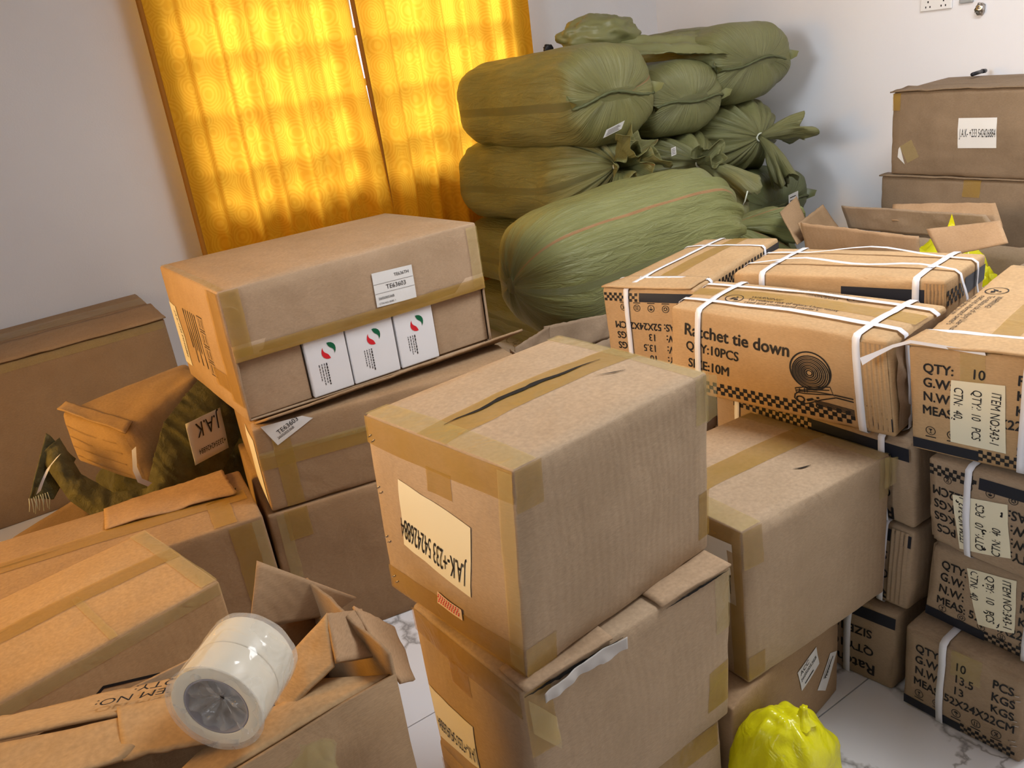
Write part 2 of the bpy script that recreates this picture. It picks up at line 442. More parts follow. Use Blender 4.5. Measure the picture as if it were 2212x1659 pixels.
def scale_c(c, k, about=(0, 0, 1.42575)):
    A = Vector(about); return [tuple(A + (Vector(p) - A) * k) for p in c]
BX = {
 'T1': [[0.482,2.015,0.657],[1.209,2.013,0.652],[1.208,2.559,0.655],[0.482,2.559,0.655],[0.483,2.013,0.992],[1.21,2.017,1.002],[1.205,2.559,0.989],[0.48,2.558,0.989]],
 'T2': [[0.473,1.981,0.421],[1.187,1.849,0.417],[1.286,2.384,0.417],[0.568,2.516,0.417],[0.473,1.979,0.651],[1.187,1.849,0.648],[1.286,2.384,0.648],[0.568,2.516,0.651]],
 'T3': [[0.457,1.979,0.0],[1.171,1.847,0.0],[1.27,2.382,0.0],[0.55,2.514,0.0],[0.457,1.979,0.415],[1.171,1.847,0.413],[1.27,2.382,0.413],[0.55,2.514,0.415]],
 'J1': [[0.502,0.877,0.572],[0.934,0.927,0.573],[0.904,1.275,0.572],[0.464,1.235,0.574],[0.523,0.867,0.911],[0.944,0.918,0.904],[0.912,1.27,0.908],[0.474,1.227,0.909]],
 'J2': [[0.481,0.861,0.245],[0.916,0.879,0.245],[0.911,1.193,0.245],[0.471,1.178,0.245],[0.482,0.863,0.568],[0.927,0.871,0.567],[0.911,1.193,0.568],[0.468,1.177,0.565]],
 'J3': [[0.477,0.883,0.0],[0.897,0.883,0.0],[0.88,1.2,0.0],[0.477,1.2,0.0],[0.477,0.883,0.242],[0.897,0.883,0.242],[0.88,1.2,0.242],[0.477,1.2,0.242]],
 'K1': [[0.994,0.899,0.252],[1.412,0.892,0.253],[1.414,1.248,0.252],[0.999,1.255,0.252],[0.992,0.903,0.588],[1.418,0.892,0.582],[1.416,1.247,0.576],[0.999,1.255,0.583]],
 'K2': [[0.925,0.879,0.0],[1.334,0.948,0.0],[1.29,1.293,0.0],[0.91,1.225,0.0],[0.925,0.879,0.248],[1.335,0.947,0.248],[1.29,1.293,0.248],[0.91,1.225,0.248]],
 'R1': [[1.421,0.883,0.618],[1.637,0.923,0.62],[1.554,1.451,0.62],[1.331,1.416,0.62],[1.401,0.895,0.825],[1.644,0.919,0.827],[1.542,1.461,0.831],[1.34,1.41,0.825]],
 'R2': scale_c([[1.387,1.385,0.635],[1.887,1.538,0.635],[1.816,1.768,0.635],[1.317,1.616,0.635],[1.394,1.383,0.856],[1.883,1.542,0.854],[1.821,1.761,0.842],[1.309,1.619,0.848]], 1.055),
 'R3': scale_c([[1.688,0.944,0.636],[1.927,1.004,0.636],[1.8,1.48,0.636],[1.562,1.42,0.636],[1.687,0.951,0.864],[1.938,1.001,0.857],[1.8,1.48,0.851],[1.562,1.42,0.851]], 1.03),
 'R4': [[1.455,0.617,0.608],[1.984,0.711,0.608],[1.942,0.947,0.608],[1.421,0.849,0.608],[1.455,0.617,0.83],[1.984,0.711,0.83],[1.946,0.949,0.838],[1.404,0.857,0.825]],
 'R5': [[1.431,0.577,0.404],[1.951,0.577,0.404],[1.951,0.817,0.404],[1.439,0.813,0.406],[1.431,0.577,0.600],[1.951,0.577,0.600],[1.951,0.817,0.600],[1.424,0.82,0.598]],
 'R6': [[1.451,0.579,0.212],[1.971,0.579,0.212],[1.971,0.819,0.212],[1.449,0.823,0.215],[1.451,0.579,0.398],[1.971,0.579,0.398],[1.971,0.819,0.398],[1.452,0.816,0.395]],
 'R7': [[1.413,0.589,0.0],[1.932,0.612,0.0],[1.922,0.856,0.0],[1.404,0.834,0.0],[1.413,0.59,0.207],[1.932,0.612,0.207],[1.922,0.856,0.207],[1.401,0.835,0.206]],
 'R10': [[1.418,0.867,0.0],[1.651,0.881,0.0],[1.596,1.398,0.0],[1.358,1.373,0.0],[1.42,0.862,0.206],[1.651,0.881,0.208],[1.596,1.398,0.208],[1.358,1.373,0.208]],
 'R9': [[1.434,0.852,0.212],[1.671,0.849,0.212],[1.671,1.369,0.212],[1.434,1.369,0.212],[1.438,0.846,0.410],[1.671,0.849,0.412],[1.671,1.369,0.412],[1.434,1.369,0.412]],
 'R8': [[1.437,0.846,0.416],[1.673,0.851,0.416],[1.673,1.371,0.416],[1.433,1.371,0.416],[1.427,0.856,0.612],[1.673,0.851,0.612],[1.673,1.371,0.612],[1.433,1.371,0.612]],
 'L1': [[-0.336,3.515,0.0],[0.623,3.509,0.0],[0.627,4.098,0.0],[-0.332,4.104,0.0],[-0.336,3.515,0.608],[0.622,3.515,0.62],[0.641,4.099,0.629],[-0.332,4.104,0.608]],
 'L3': [[-0.563,2.088,0.0],[0.442,1.924,0.0],[0.47,2.24,0.0],[-0.512,2.404,0.0],[-0.563,2.088,0.446],[0.435,1.93,0.45],[0.476,2.241,0.45],[-0.512,2.404,0.446]],
 'L4': scale_c([[-0.549,1.518,-.107],[0.264,1.691,-.107],[0.184,2.068,-.107],[-0.63,1.895,-.107],[-0.549,1.518,0.46],[0.26,1.695,0.462],[0.187,2.067,0.461],[-0.63,1.895,0.46]], .93),
 'B1': [[3.466,1.237,0.712],[3.878,1.234,0.712],[3.885,2.234,0.712],[3.477,2.238,0.712],[3.466,1.237,1.053],[3.878,1.234,1.053],[3.888,2.238,1.065],[3.474,2.237,1.054]],
 'B2': [[3.479,1.275,0.325],[3.879,1.281,0.325],[3.866,2.281,0.325],[3.466,2.275,0.325],[3.479,1.275,0.705],[3.879,1.281,0.705],[3.866,2.281,0.705],[3.468,2.274,0.704]],
}

# ---------------------------------------------------------------- the room
def struct(o): o['kind'] = 'structure'; return o
def wallmat():
    m, t, b = newmat('painted_wall'); tc = N(t, 'ShaderNodeTexCoord')
    n1 = N(t, 'ShaderNodeTexNoise', Scale=1.6, Detail=5); t.links.new(tc.outputs['Object'], n1.inputs['Vector'])
    r = ramp(t, [(.3, (.76, .755, .77, 1)), (.7, (.81, .805, .815, 1))]); t.links.new(n1.outputs[0], r.inputs[0])
    t.links.new(r.outputs[0], b.inputs['Base Color']); b.inputs['Roughness'].default_value = .6
    n2 = N(t, 'ShaderNodeTexNoise', Scale=140, Detail=3); t.links.new(tc.outputs['Object'], n2.inputs['Vector'])
    bp = N(t, 'ShaderNodeBump', Strength=.06, Distance=.01); t.links.new(n2.outputs[0], bp.inputs['Height']); t.links.new(bp.outputs[0], b.inputs['Normal'])
    return m
WALL = wallmat()
def marble():
    m, t, b = newmat('marble_tile'); g = N(t, 'ShaderNodeNewGeometry')
    nd = N(t, 'ShaderNodeTexNoise', Scale=2.3, Detail=6, Roughness=.6); t.links.new(g.outputs['Position'], nd.inputs['Vector'])
    ad = N(t, 'ShaderNodeMix', data_type='RGBA', blend_type='LINEAR_LIGHT'); ad.inputs[0].default_value = .16
    t.links.new(g.outputs['Position'], ad.inputs[6]); t.links.new(nd.outputs[1], ad.inputs[7])
    vo = N(t, 'ShaderNodeTexVoronoi', Scale=2.6, feature='DISTANCE_TO_EDGE'); t.links.new(ad.outputs[2], vo.inputs['Vector'])
    mk_ = N(t, 'ShaderNodeTexNoise', Scale=1.7, Detail=2); t.links.new(g.outputs['Position'], mk_.inputs['Vector'])
    wd_ = N(t, 'ShaderNodeMapRange'); wd_.inputs['From Min'].default_value = .42; wd_.inputs['From Max'].default_value = .75
    wd_.inputs['To Min'].default_value = .0005; wd_.inputs['To Max'].default_value = .05; t.links.new(mk_.outputs[0], wd_.inputs['Value'])
    dv = N(t, 'ShaderNodeMath', operation='DIVIDE'); t.links.new(vo.outputs[0], dv.inputs[0]); t.links.new(wd_.outputs[0], dv.inputs[1])
    r = ramp(t, [(.0, (.33, .32, .32, 1)), (.9, (.80, .80, .82, 1)), (.35, (.55, .54, .54, 1))]); t.links.new(dv.outputs[0], r.inputs[0])
    t.links.new(r.outputs[0], b.inputs['Base Color']); b.inputs['Roughness'].default_value = .13; b.inputs['Specular IOR Level'].default_value = .5
    return m
MARBLE = marble(); GROUT = plain('grout', (.16, .15, .14), .9)
X0, X1, Y0, Y1, ZC, RX = -1.7, 3.95, -1.75, 4.12, 2.85, .2
floor = struct(mk('floor', *boxmesh((X0, Y0, -.06), (X1, Y1, -.012)), GROUT, smooth=False))
tv, tf = boxmesh((.0015, .0015, -.012), (.5985, .5985, 0))
tile_mesh = None
y = .925 - .6 * 4
while y < Y1:
    x = .42 - .6 * 4
    while x < X1:
        if x > X0 - .3 and y > -1.0:
            if tile_mesh is None:
                t0 = mk('tile', tv, tf, MARBLE, smooth=False); tile_mesh = t0.data; bevel(t0, .0015, 1)
            else:
                t0 = bpy.data.objects.new('tile', tile_mesh); COL.objects.link(t0)
            t0.location = (x, y, 0); t0.parent = floor
        x += .6
    y += .6
WX0, WX1, WZ0, WZ1 = 1.06, 2.82, .96, 2.25
struct(mk('wall_back', *joinm([boxmesh((X0-RX, Y1, 0), (WX0, Y1+RX, ZC)), boxmesh((WX1, Y1, 0), (X1+RX, Y1+RX, ZC)),
    boxmesh((WX0, Y1, 0), (WX1, Y1+RX, WZ0)), boxmesh((WX0, Y1, WZ1), (WX1, Y1+RX, ZC))]), WALL, smooth=False))
struct(mk('wall_right', *boxmesh((X1, Y0, 0), (X1+RX, Y1, ZC)), WALL, smooth=False))
struct(mk('wall_left', *boxmesh((X0-RX, Y0, 0), (X0, Y1, ZC)), WALL, smooth=False))
struct(mk('wall_front', *boxmesh((X0-RX, Y0-RX, 0), (X1+RX, Y0, ZC)), WALL, smooth=False))
struct(mk('ceiling', *boxmesh((X0-RX, Y0-RX, ZC), (X1+RX, Y1+RX, ZC+.1)), WALL, smooth=False))
# window: frame, panes and security bars behind the curtain
FRM = plain('white_window_frame', (.7, .7, .7), .4)
wf = struct(mk('window_1', *joinm([boxmesh((WX0, Y1+.06, WZ0), (WX0+.05, Y1+.12, WZ1)), boxmesh((WX1-.05, Y1+.06, WZ0), (WX1, Y1+.12, WZ1)),
    boxmesh((WX0, Y1+.06, WZ0), (WX1, Y1+.12, WZ0+.05)), boxmesh((WX0, Y1+.06, WZ1-.05), (WX1, Y1+.12, WZ1)),
    boxmesh(((WX0+WX1)/2-.035, Y1+.06, WZ0), ((WX0+WX1)/2+.035, Y1+.12, WZ1))]), FRM, smooth=False))
GL, gt, gb = newmat('window_glass'); _tr = N(gt, 'ShaderNodeBsdfTransparent'); _gl = N(gt, 'ShaderNodeBsdfGlossy', Roughness=.02); _mx = N(gt, 'ShaderNodeMixShader'); _mx.inputs[0].default_value = .06
gt.links.new(_tr.outputs[0], _mx.inputs[1]); gt.links.new(_gl.outputs[0], _mx.inputs[2]); gt.links.new(_mx.outputs[0], gt.nodes['Material Output'].inputs['Surface'])
for k in range(2):
    a = WX0 + .05 if k == 0 else (WX0+WX1)/2 + .035; b_ = (WX0+WX1)/2 - .035 if k == 0 else WX1 - .05
    mk('pane', *boxmesh((a, Y1+.085, WZ0+.05), (b_, Y1+.09, WZ1-.05)), GL, wf, smooth=False)
for k in range(5):
    z = WZ0 + .16 + k * .235
    mk('security_bar', *boxmesh((WX0, Y1+.015, z), (WX1, Y1+.035, z+.035)), FRM, wf, smooth=False)
for k in range(8):
    x = WX0 + .11 + k * .225
    mk('security_bar', *boxmesh((x, Y1+.03, WZ0), (x+.03, Y1+.05, WZ1)), FRM, wf, smooth=False)

# unseen frames added on solid walls round the area lights, and a ceiling panel
def frame_x(x0, x1, y0, y1, z0, z1, t=.06):
    return joinm([boxmesh((x0, y0, z0), (x1, y0+t, z1)), boxmesh((x0, y1-t, z0), (x1, y1, z1)), boxmesh((x0, y0, z0), (x1, y1, z0+t)), boxmesh((x0, y0, z1-t), (x1, y1, z1))])
struct(mk('added_window_frame_2', *frame_x(X0, X0+.05, 1.69, 3.11, .84, 2.16), FRM, smooth=False))
struct(mk('added_window_frame_3', *frame_x(X0, X0+.05, .49, 1.51, 1.54, 2.66), FRM, smooth=False))
struct(mk('added_door_frame', *joinm([boxmesh((1.62, Y0, 0), (1.69, Y0+.05, 2.2)), boxmesh((2.71, Y0, 0), (2.78, Y0+.05, 2.2)), boxmesh((1.62, Y0, 2.13), (2.78, Y0+.05, 2.2))]), FRM, smooth=False))
panelb = thing('added_ceiling_panel', 'added square white ceiling panel over the overhead fill', 'lamp', (2.15, .75, 2.76))  # housing added for the overhead fill
mk('housing', *boxmesh((1.68, .28, 2.74), (2.62, 1.22, ZC)), WHITEP, panelb, smooth=False)

# ---------------------------------------------------------------- curtains
def curtainmat():
    m, t, b = newmat('yellow_jacquard'); uv = N(t, 'ShaderNodeUVMap')
    ns = N(t, 'ShaderNodeTexNoise', Scale=3, Detail=2); t.links.new(uv.outputs[0], ns.inputs['Vector'])
    ad = N(t, 'ShaderNodeMix', data_type='RGBA', blend_type='LINEAR_LIGHT'); ad.inputs[0].default_value = .03
    t.links.new(uv.outputs[0], ad.inputs[6]); t.links.new(ns.outputs[1], ad.inputs[7])
    vo = N(t, 'ShaderNodeTexVoronoi', Scale=8.5, Randomness=.75); t.links.new(ad.outputs[2], vo.inputs['Vector'])
    mu = N(t, 'ShaderNodeMath', operation='MULTIPLY'); mu.inputs[1].default_value = 62; t.links.new(vo.outputs['Distance'], mu.inputs[0])
    sn = N(t, 'ShaderNodeMath', operation='SINE'); t.links.new(mu.outputs[0], sn.inputs[0])
    rr = ramp(t, [(.35, (.655, .33, .015, 1)), (.65, (.69, .36, .018, 1))]); 
    mr = N(t, 'ShaderNodeMapRange'); mr.inputs['From Min'].default_value = -1; t.links.new(sn.outputs[0], mr.inputs['Value']); t.links.new(mr.outputs[0], rr.inputs[0])
    tl = ramp(t, [(.3, (.84, .445, .036, 1)), (.7, (.90, .51, .05, 1))]); t.links.new(mr.outputs[0], tl.inputs[0])
    df = N(t, 'ShaderNodeBsdfDiffuse'); t.links.new(rr.outputs[0], df.inputs[0])
    ts = N(t, 'ShaderNodeBsdfTranslucent'); t.links.new(tl.outputs[0], ts.inputs[0])
    gs = N(t, 'ShaderNodeBsdfGlossy', Roughness=.4); t.links.new(rr.outputs[0], gs.inputs[0])
    bp = N(t, 'ShaderNodeBump', Strength=.14, Distance=.004); t.links.new(mr.outputs[0], bp.inputs['Height'])
    for s_ in (df, gs): t.links.new(bp.outputs[0], s_.inputs['Normal'])
    m1 = N(t, 'ShaderNodeMixShader'); m1.inputs[0].default_value = .52; t.links.new(df.outputs[0], m1.inputs[1]); t.links.new(ts.outputs[0], m1.inputs[2])
    m2 = N(t, 'ShaderNodeMixShader'); m2.inputs[0].default_value = .06; t.links.new(m1.outputs[0], m2.inputs[1]); t.links.new(gs.outputs[0], m2.inputs[2])
    t.links.new(m2.outputs[0], t.nodes['Material Output'].inputs['Surface'])
    return m
CURT = curtainmat()
HEM = plain('orange_hem', (.42, .16, .012), .7)
def curtain(name, lab, xl, xr, folds, seed, hem=None):
    """xl, xr: functions of z (0..1 up); folds: count"""
    root = thing(name, lab, 'curtain', ((xl(.5)+xr(.5))/2, 4.0, .12), 'yellow curtains on the window')
    V, F, UV = [], [], []; nx, nz = 220, 44; z0, z1 = .12, 2.5
    rnd = random.Random(seed); ph = [rnd.uniform(0, 6.28) for _ in range(8)]
    def pt(s, k, dy=0):
        z = z0 + (z1-z0)*k
        w = 2*math.pi*folds*.72
        s2 = s + .018*math.sin(3.1*k + ph[0]) * math.sin(math.pi*s)
        d = .5*math.sin(w*s2 + ph[1]) + .32*math.sin(w*.47*s2 + ph[2] + .7*k) + .22*math.sin(w*2.1*s2 + ph[3]) + .35*noise.noise(Vector((s*9+seed, k*2.2, seed)))
        y = 3.985 - .042 * d * (1.1 - .3*k)
        return Vector((xl(k) + (xr(k)-xl(k))*s, y + dy, z))
    for j in range(nz+1):
        for i in range(nx+1):
            V.append(pt(i/nx, j/nz)); UV.append((i/nx*(xr(.5)-xl(.5))*1.25 + seed, (z0 + (z1-z0)*j/nz)))
    w = nx+1
    for j in range(nz):
        for i in range(nx): F.append((j*w+i, j*w+i+1, (j+1)*w+i+1, (j+1)*w+i))
    mk('cloth', V, F, CURT, root, uv=UV)
    if hem is not None:
        V, F = [], []
        for j in range(nz+1):
            k = j/nz; p = pt(hem, k, -.004)
            V += [p + Vector((-.012, 0, 0)), p + Vector((.010, -.002, 0))]
        F = [(2*i, 2*i+1, 2*i+3, 2*i+2) for i in range(nz)]
        ho = mk('hem', V, F, HEM, root); thick(ho, .003)
    return root
curtain('curtain', 'yellow swirl-patterned curtain panel with orange hem beside the grey wall', lambda k: .955, lambda k: 1.925 - .05*k + .012*math.sin(7*k), 8.5, 3, hem=0.0)
curtain('curtain', 'yellow curtain panel on the right, partly behind the green sacks', lambda k: 1.905 + .01*math.sin(5*k), lambda k: 2.895, 9, 11, hem=0.002)
rod = thing('curtain_rod', 'rod above the window that carries the yellow curtains', 'curtain rod', (1.92, 3.99, 2.5))
mk('rod', *tube([(.8, 3.99, 2.53), (3.05, 3.99, 2.53)], .012, 10), STEEL, rod)
for x in (.82, 3.03): mk('bracket', *boxmesh((x-.01, 3.98, 2.52), (x+.01, Y1, 2.54)), STEEL, rod, smooth=False)

# ---------------------------------------------------------------- tall stack by the curtain
# top carton: lower half of its front is open and shows white boxes
T1 = Carton(BX['T1'], bulge={'F': .006, 'T': .008, 'L': .006}, seed=1, wob=.003)
T1.root = thing('shipping_carton', 'large brown carton with open lower front showing three white boxes', 'box', (.845, 2.286, .655))
V, F = T1.body(12)
def keep(f):
    c = sum((Vector(V[i]) for i in f), Vector()) / len(f)
    return not (c.y < 2.03 and c.z < .825 and .50 < c.x < 1.195)
F = [f for f in F if keep(f)]
thick(mk('body', V, F, CB, T1.root), .004, -1)
fl = mk('front_flap', *gridsheet([T1.m('F', .003, .158, .001), T1.m('F', .724, .158, .002), T1.m('F', .724, .2, .0005), T1.m('F', .003, .2, .0005)], 40, 3, .0012, 4), CB, T1.root); thick(fl, .003, 0)
# bottom flap folded out, torn corrugated edge
q = [Vector((.492, 2.012, .652)), Vector((1.20, 2.012, .648)), Vector((1.265, 1.925, .694)), Vector((.512, 1.95, .676))]
V, F = gridsheet(q, 90, 6, .003, 9); V = ragged(V, 90, 6, 't', .9, 3)
lf = mk('bottom_flap', V, F, CBD, T1.root); thick(lf, .006)
tape(T1, 'F', .003, .160, .724, .192, off=.0052, n=16)
tape(T1, 'F', .004, .17, .05, .336, off=.003)
tape(T1, 'F', .69, .17, .725, .33, TAPEC, off=.003)
tape(T1, 'L', .46, .04, .543, .335, off=.002)
tape(T1, 'L', .35, .06, .46, .11, off=.0024)
tape(T1, 'T', .001, .001, .02, .54, TAPEC)
# shipping label with the carton number
P = [T1.text('F', 'TE636TH', .452, .261, .0115, -.03), T1.text('F', 'TE63603', .424, .234, .0165, -.03), T1.text('F', '260500536B', .396, .2115, .0092, -.03), T1.text('F', 'CTN NO.18/80  I', .396, .199, .0066, -.03)]
P += [T1.stroke('F', [(.390, .252), (.507, .248)], .0007), T1.stroke('F', [(.390, .228), (.506, .224)], .0007)]
label(T1, 'F', [(.388, .194), (.506, .19), (.509, .277), (.391, .282)], PAPER, P and [(v, f) for v, f in P], off=.0035)
# side markings
def lines(C, face, x, y0, y1, n, h, seed, rot=0, step=.012):
    rnd = random.Random(seed); out = []
    for i in range(n):
        yy = y0 - i * step
        xx = x
        while xx < x + h:
            w = rnd.uniform(.006, .02); out.append(C.stroke(face, [(xx, yy), (min(xx + w, x+h), yy)], step*.38)); xx += w + rnd.uniform(.004, .012)
    return out
printed(T1, [T1.stroke('L', [(.17 + i*.022, .24 - j*.0), (.17 + i*.022, .235 - (.15 if i % 2 else .11))], .006) for i in range(6) for j in (0,)], INKF, 'small_print')
P = []
for j, k in enumerate((3, 2, 0, 3)):
    cx, cy = .335, .225 - j*.043
    P += [T1.stroke('L', rect(cx, cy, .05, .036), .003, closed=True)]
    for dx in (-.011, .011): P += [T1.stroke('L', [(cx+dx, cy-.012), (cx+dx, cy+.012)], .004)]
printed(T1, P, INKF, 'handling_marks')
label(T1, 'L', [(.0, .045), (.088, .05), (.085, .232), (.0, .235)], PAPER, [T1.text('L', 'J.A.K-+233 542426884', .055, .215, .028, -math.pi/2, .55)])
# inner boxes seen through the opening
def innerbox(x0, x1, mat, name, lab, cat, y0=2.022, z1=.84, grp=None):
    r = thing(name, lab, cat, ((x0+x1)/2, y0+.11, .662), grp)
    o = mk('body', *boxmesh((x0, y0, .662), (x1, y0+.22, z1)), mat, r, smooth=False); bevel(o, .003); return r
innerbox(.487, .655, CB, 'inner_carton', 'plain brown inner carton left of the white boxes', 'box', 2.026)
innerbox(1.038, 1.203, CB, 'inner_carton', 'plain brown inner carton right of the white boxes', 'box', 2.026)
LB = ['white logo box, left of three in the open carton', 'white logo box in the middle of the three in the carton', 'white logo box, right of three in the open carton']
for i, (a, b_) in enumerate(((.660, .772), (.776, .911), (.917, 1.034))):
    r = innerbox(a, b_, WHITEBOX, 'white_box', LB[i], 'box', 2.018, .838, 'white boxes inside the open carton')
    y = 2.0172; cx, cz = a + (b_-a)*.55, .775; s_ = .021
    leaf_o = [(-.22, 1.0), (.10, 1.02), (.45, .92), (.74, .70), (.92, .38), (.95, .0), (.86, -.38), (.66, -.72)]
    leaf_i = [(-.22, 1.0), (-.12, .70), (.02, .42), (.22, .22), (.44, .06), (.60, -.14), (.68, -.40), (.66, -.72)]
    for sg, nm, mt in ((1, 'green_logo', GREEN), (-1, 'red_logo', RED)):
        pp = [Vector((cx + sg*(x*.9 + .10)*s_, y, cz + sg*(zz*.9 + .10)*s_)) for x, zz in leaf_o + leaf_i]
        mk(nm, pp, [(k, k+1, k+9, k+8) for k in range(7)], mt, r, smooth=False)
    rnd = random.Random(i); pts = []
    for col_, ln in enumerate((.055, .05, .052, .04)):
        x = cx - .012 - col_*.007; z = cz - .03
        while z > cz - .03 - ln:
            w = rnd.uniform(.003, .008); pts.append(boxmesh((x-.0008 - (.0012 if col_ == 0 else 0), y-.0002, z-w), (x+.0008, y, z))); z -= w + .002
    mk('small_print', *joinm(pts), INK, r, smooth=False)
mk('red_edge', *boxmesh((.912, 2.019, .664), (.916, 2.2, .836)), RED, bpy.data.objects['white_box'], smooth=False) if False else None

T2 = carton('shipping_carton', 'flatter taped brown carton, middle of the stack under the white boxes', BX['T2'], CBD, seed=2, bulge=.005)
tape(T2, 'F', .0, .118, .725, .16, n=14); tape(T2, 'F', .0, .15, .725, .166, TAPEC, n=14); tape(T2, 'F', .04, .004, .085, .232)
label(T2, 'F', [(.022, .235), (.052, .176), (.15, .222), (.125, .235)], PAPER, [T2.text('F', 'TE63603', .060, .203, .017, .42), T2.text('F', '260500536B', .057, .191, .0095, .42)], off=.0025)
label(T2, 'L', [(.40, .02), (.535, .02), (.535, .20), (.40, .20)], PAPER)
T3 = carton('shipping_carton', 'brown carton on the floor at the bottom of the curtain-side stack', BX['T3'], CBD, seed=3, bulge=.006)
tape(T3, 'F', .04, .33, .10, .414); tape(T3, 'F', .02, .004, .05, .41, TAPEC); tape(T3, 'F', .6, .004, .70, .41, TAPEC)

# ---------------------------------------------------------------- the two big taped cartons in front
J1 = carton('shipping_carton', 'big taped carton on top of the front stack with a slit lid', BX['J1'], CBG, seed=4, bulge={'F': .008, 'T': .010, 'L': .006}, wob=.004)
W_, H_ = J1.size('T')
tape(J1, 'T', .0, H_/2-.035, .428, H_/2+.035, n=14)
tape(J1, 'T', .001, .001, .045, .36, TAPEC, n=10); tape(J1, 'T', .395, .001, .428, .36, TAPEC, n=10)
slit(J1, 'T', [(.037 + i*.0135, .196 - i*.0006 + .002*math.sin(i)) for i in range(25)], .011)
tape(J1, 'L', .001, .285, .36, .334, n=12); tape(J1, 'L', .165, .248, .225, .29)
tape(J1, 'L', .001, .002, .36, .05, n=12); tape(J1, 'F', .001, .002, .06, .05); tape(J1, 'F', .001, .27, .05, .335); tape(J1, 'F', .40, .03, .43, .12); tape(J1, 'F', .395, .25, .43, .335, TAPEC)
tape(J1, 'L', .33, .01, .36, .33, TAPEC, off=.0016)
label(J1, 'L', [(.072, .118), (.250, .094), (.266, .220), (.088, .246)], PAPERY, [J1.text('L', 'J.A.K-+233 542426884', .246, .148, .056, math.pi-.14, .335)])
mk('seal_tape', *J1.patch('L', 0, 0, 0, 0, .0026, 6, quad=[(.150, .038), (.219, .037), (.222, .060), (.154, .062)]), SEALTAPE, J1.root)
printed(J1, [J1.stroke('L', [(.154 + i*.0062 + .002*(j % 2), .042 + j*.0045), (.1565 + i*.0062 + .002*(j % 2), .045 + j*.0045)], .0022, .0032) for i in range(10) for j in range(4)], RED, 'seal_print')
staples(J1, 'L', [(.012, .30), (.02, .293), (.012, .205), (.02, .198), (.013, .11), (.021, .103), (.015, .03), (.023, .022)])
slit(J1, 'T', [(.30, .13), (.33, .118), (.352, .112)], .004, 'tear')
# crushed tape corner sticking out
V, F = gridsheet([J1.m('F', .415, .335, .002), J1.m('F', .440, .33, .012), J1.m('F', .437, .26, .014), J1.m('F', .418, .25, .003)], 8, 8, .008, 3)
mk('loose_tape', V, F, TAPEC, J1.root)
J2 = carton('shipping_carton', 'taped carton with half-hidden phone label under the slit-lid carton', BX['J2'], CBG, seed=5, bulge={'F': .008, 'L': .006}, wob=.004)
tape(J2, 'L', .001, .27, .31, .318, n=12); tape(J2, 'L', .112, .225, .17, .275); tape(J2, 'F', .001, .2, .05, .318); tape(J2, 'F', .38, .04, .435, .13); tape(J2, 'F', .40, .2, .438, .318, TAPEC)
label(J2, 'L', [(.012, .035), (.150, .060), (.156, .157), (.010, .155)], PAPER, [J2.text('L', 'J.A.K-+233 542426884', .150, .098, .042, math.pi+.06, .34)])
# gaping top flaps along the front edge
for x0, x1, l in ((.0, .17, .006), (.272, .438, .004)):
    f_ = mk('top_flap', *gridsheet([J2.m('T', x0+.004, -.004, .002), J2.m('T', x1, -.004, .002), J2.m('T', x1, .06, .003), J2.m('T', x0+.004, .06, .003)], 16, 4, l, x0*9), CB, J2.root); thick(f_, .004, 1)
slit(J2, 'F', [(.002 + i*.0079, .3135 + .003*noise.noise(Vector((i*.7, 3, 0)))) for i in range(25)], .007, 'edge_gap'); slit(J2, 'F', [(.285 + i*.0065, .3165 + .0015*noise.noise(Vector((i*.8, 5, 0)))) for i in range(24)], .0045, 'edge_gap')
V, F = gridsheet([J2.m('F', .03, .292, .004), J2.m('F', .19, .298, .006), J2.m('F', .19, .322, .012), J2.m('F', .03, .310, .006)], 40, 10, .013, 2); V = ragged(V, 40, 10, 'b', 3.0, 4)
thick(mk('torn_liner', V, F, plain('torn_liner_paper', (.46, .43, .40), .5), J2.root), .0012)
mk('loose_tape', *gridsheet([J2.m('F', .005, .31, .003), J2.m('F', .05, .25, .004), J2.m('F', .045, .20, .006), J2.m('F', .005, .25, .003)], 8, 8, .01, 5), TAPEC, J2.root)
J3 = carton('shipping_carton', 'low carton on the floor at the bottom of the front stack', BX['J3'], CBG, seed=6)
tape(J3, 'L', .0, .15, .31, .2); tape(J3, 'F', .0, .19, .41, .24)
K1 = carton('shipping_carton', 'taped carton between the front stack and strapped boxes', BX['K1'], CBG, seed=7, bulge={'F': .007, 'T': .008}, wob=.003)
tape(K1, 'T', .0, .147, .42, .213, n=14); tape(K1, 'T', .001, .001, .05, .352, TAPEC); tape(K1, 'T', .38, .001, .42, .352, TAPEC)
tape(K1, 'L', .001, .28, .352, .328, n=10); tape(K1, 'F', .001, .25, .05, .328); tape(K1, 'F', .001, .01, .045, .06); tape(K1, 'F', .385, .24, .42, .328, TAPEC); tape(K1, 'L', .32, .01, .353, .28, off=.0015)
label(K1, 'L', [(.20, .165), (.335, .168), (.331, .296), (.20, .29)], PAPER, [K1.text('L', 'J.A.K-+233 542426884', .325, .22, .045, math.pi, .33)])
slit(K1, 'T', [(.236, .085), (.250, .076), (.262, .074), (.275, .072)], .005, 'tear')
mk('loose_tape', *gridsheet([K1.m('F', .40, .33, .002), K1.m('F', .43, .325, .01), K1.m('F', .425, .27, .012), K1.m('F', .40, .26, .003)], 8, 8, .008, 8), TAPEC, K1.root)
K2 = carton('shipping_carton', 'carton with two small white stickers behind the yellow bag', BX['K2'], CBD, seed=8)
label(K2, 'F', [(.244, .123), (.318, .144), (.304, .196), (.226, .183)], PAPER, [K2.text('F', 'ACC', .238, .166, .018, .3), K2.text('F', '260500536B', .240, .148, .0135, .3), K2.stroke('F', [(.255, .136), (.29, .147)], .003)])
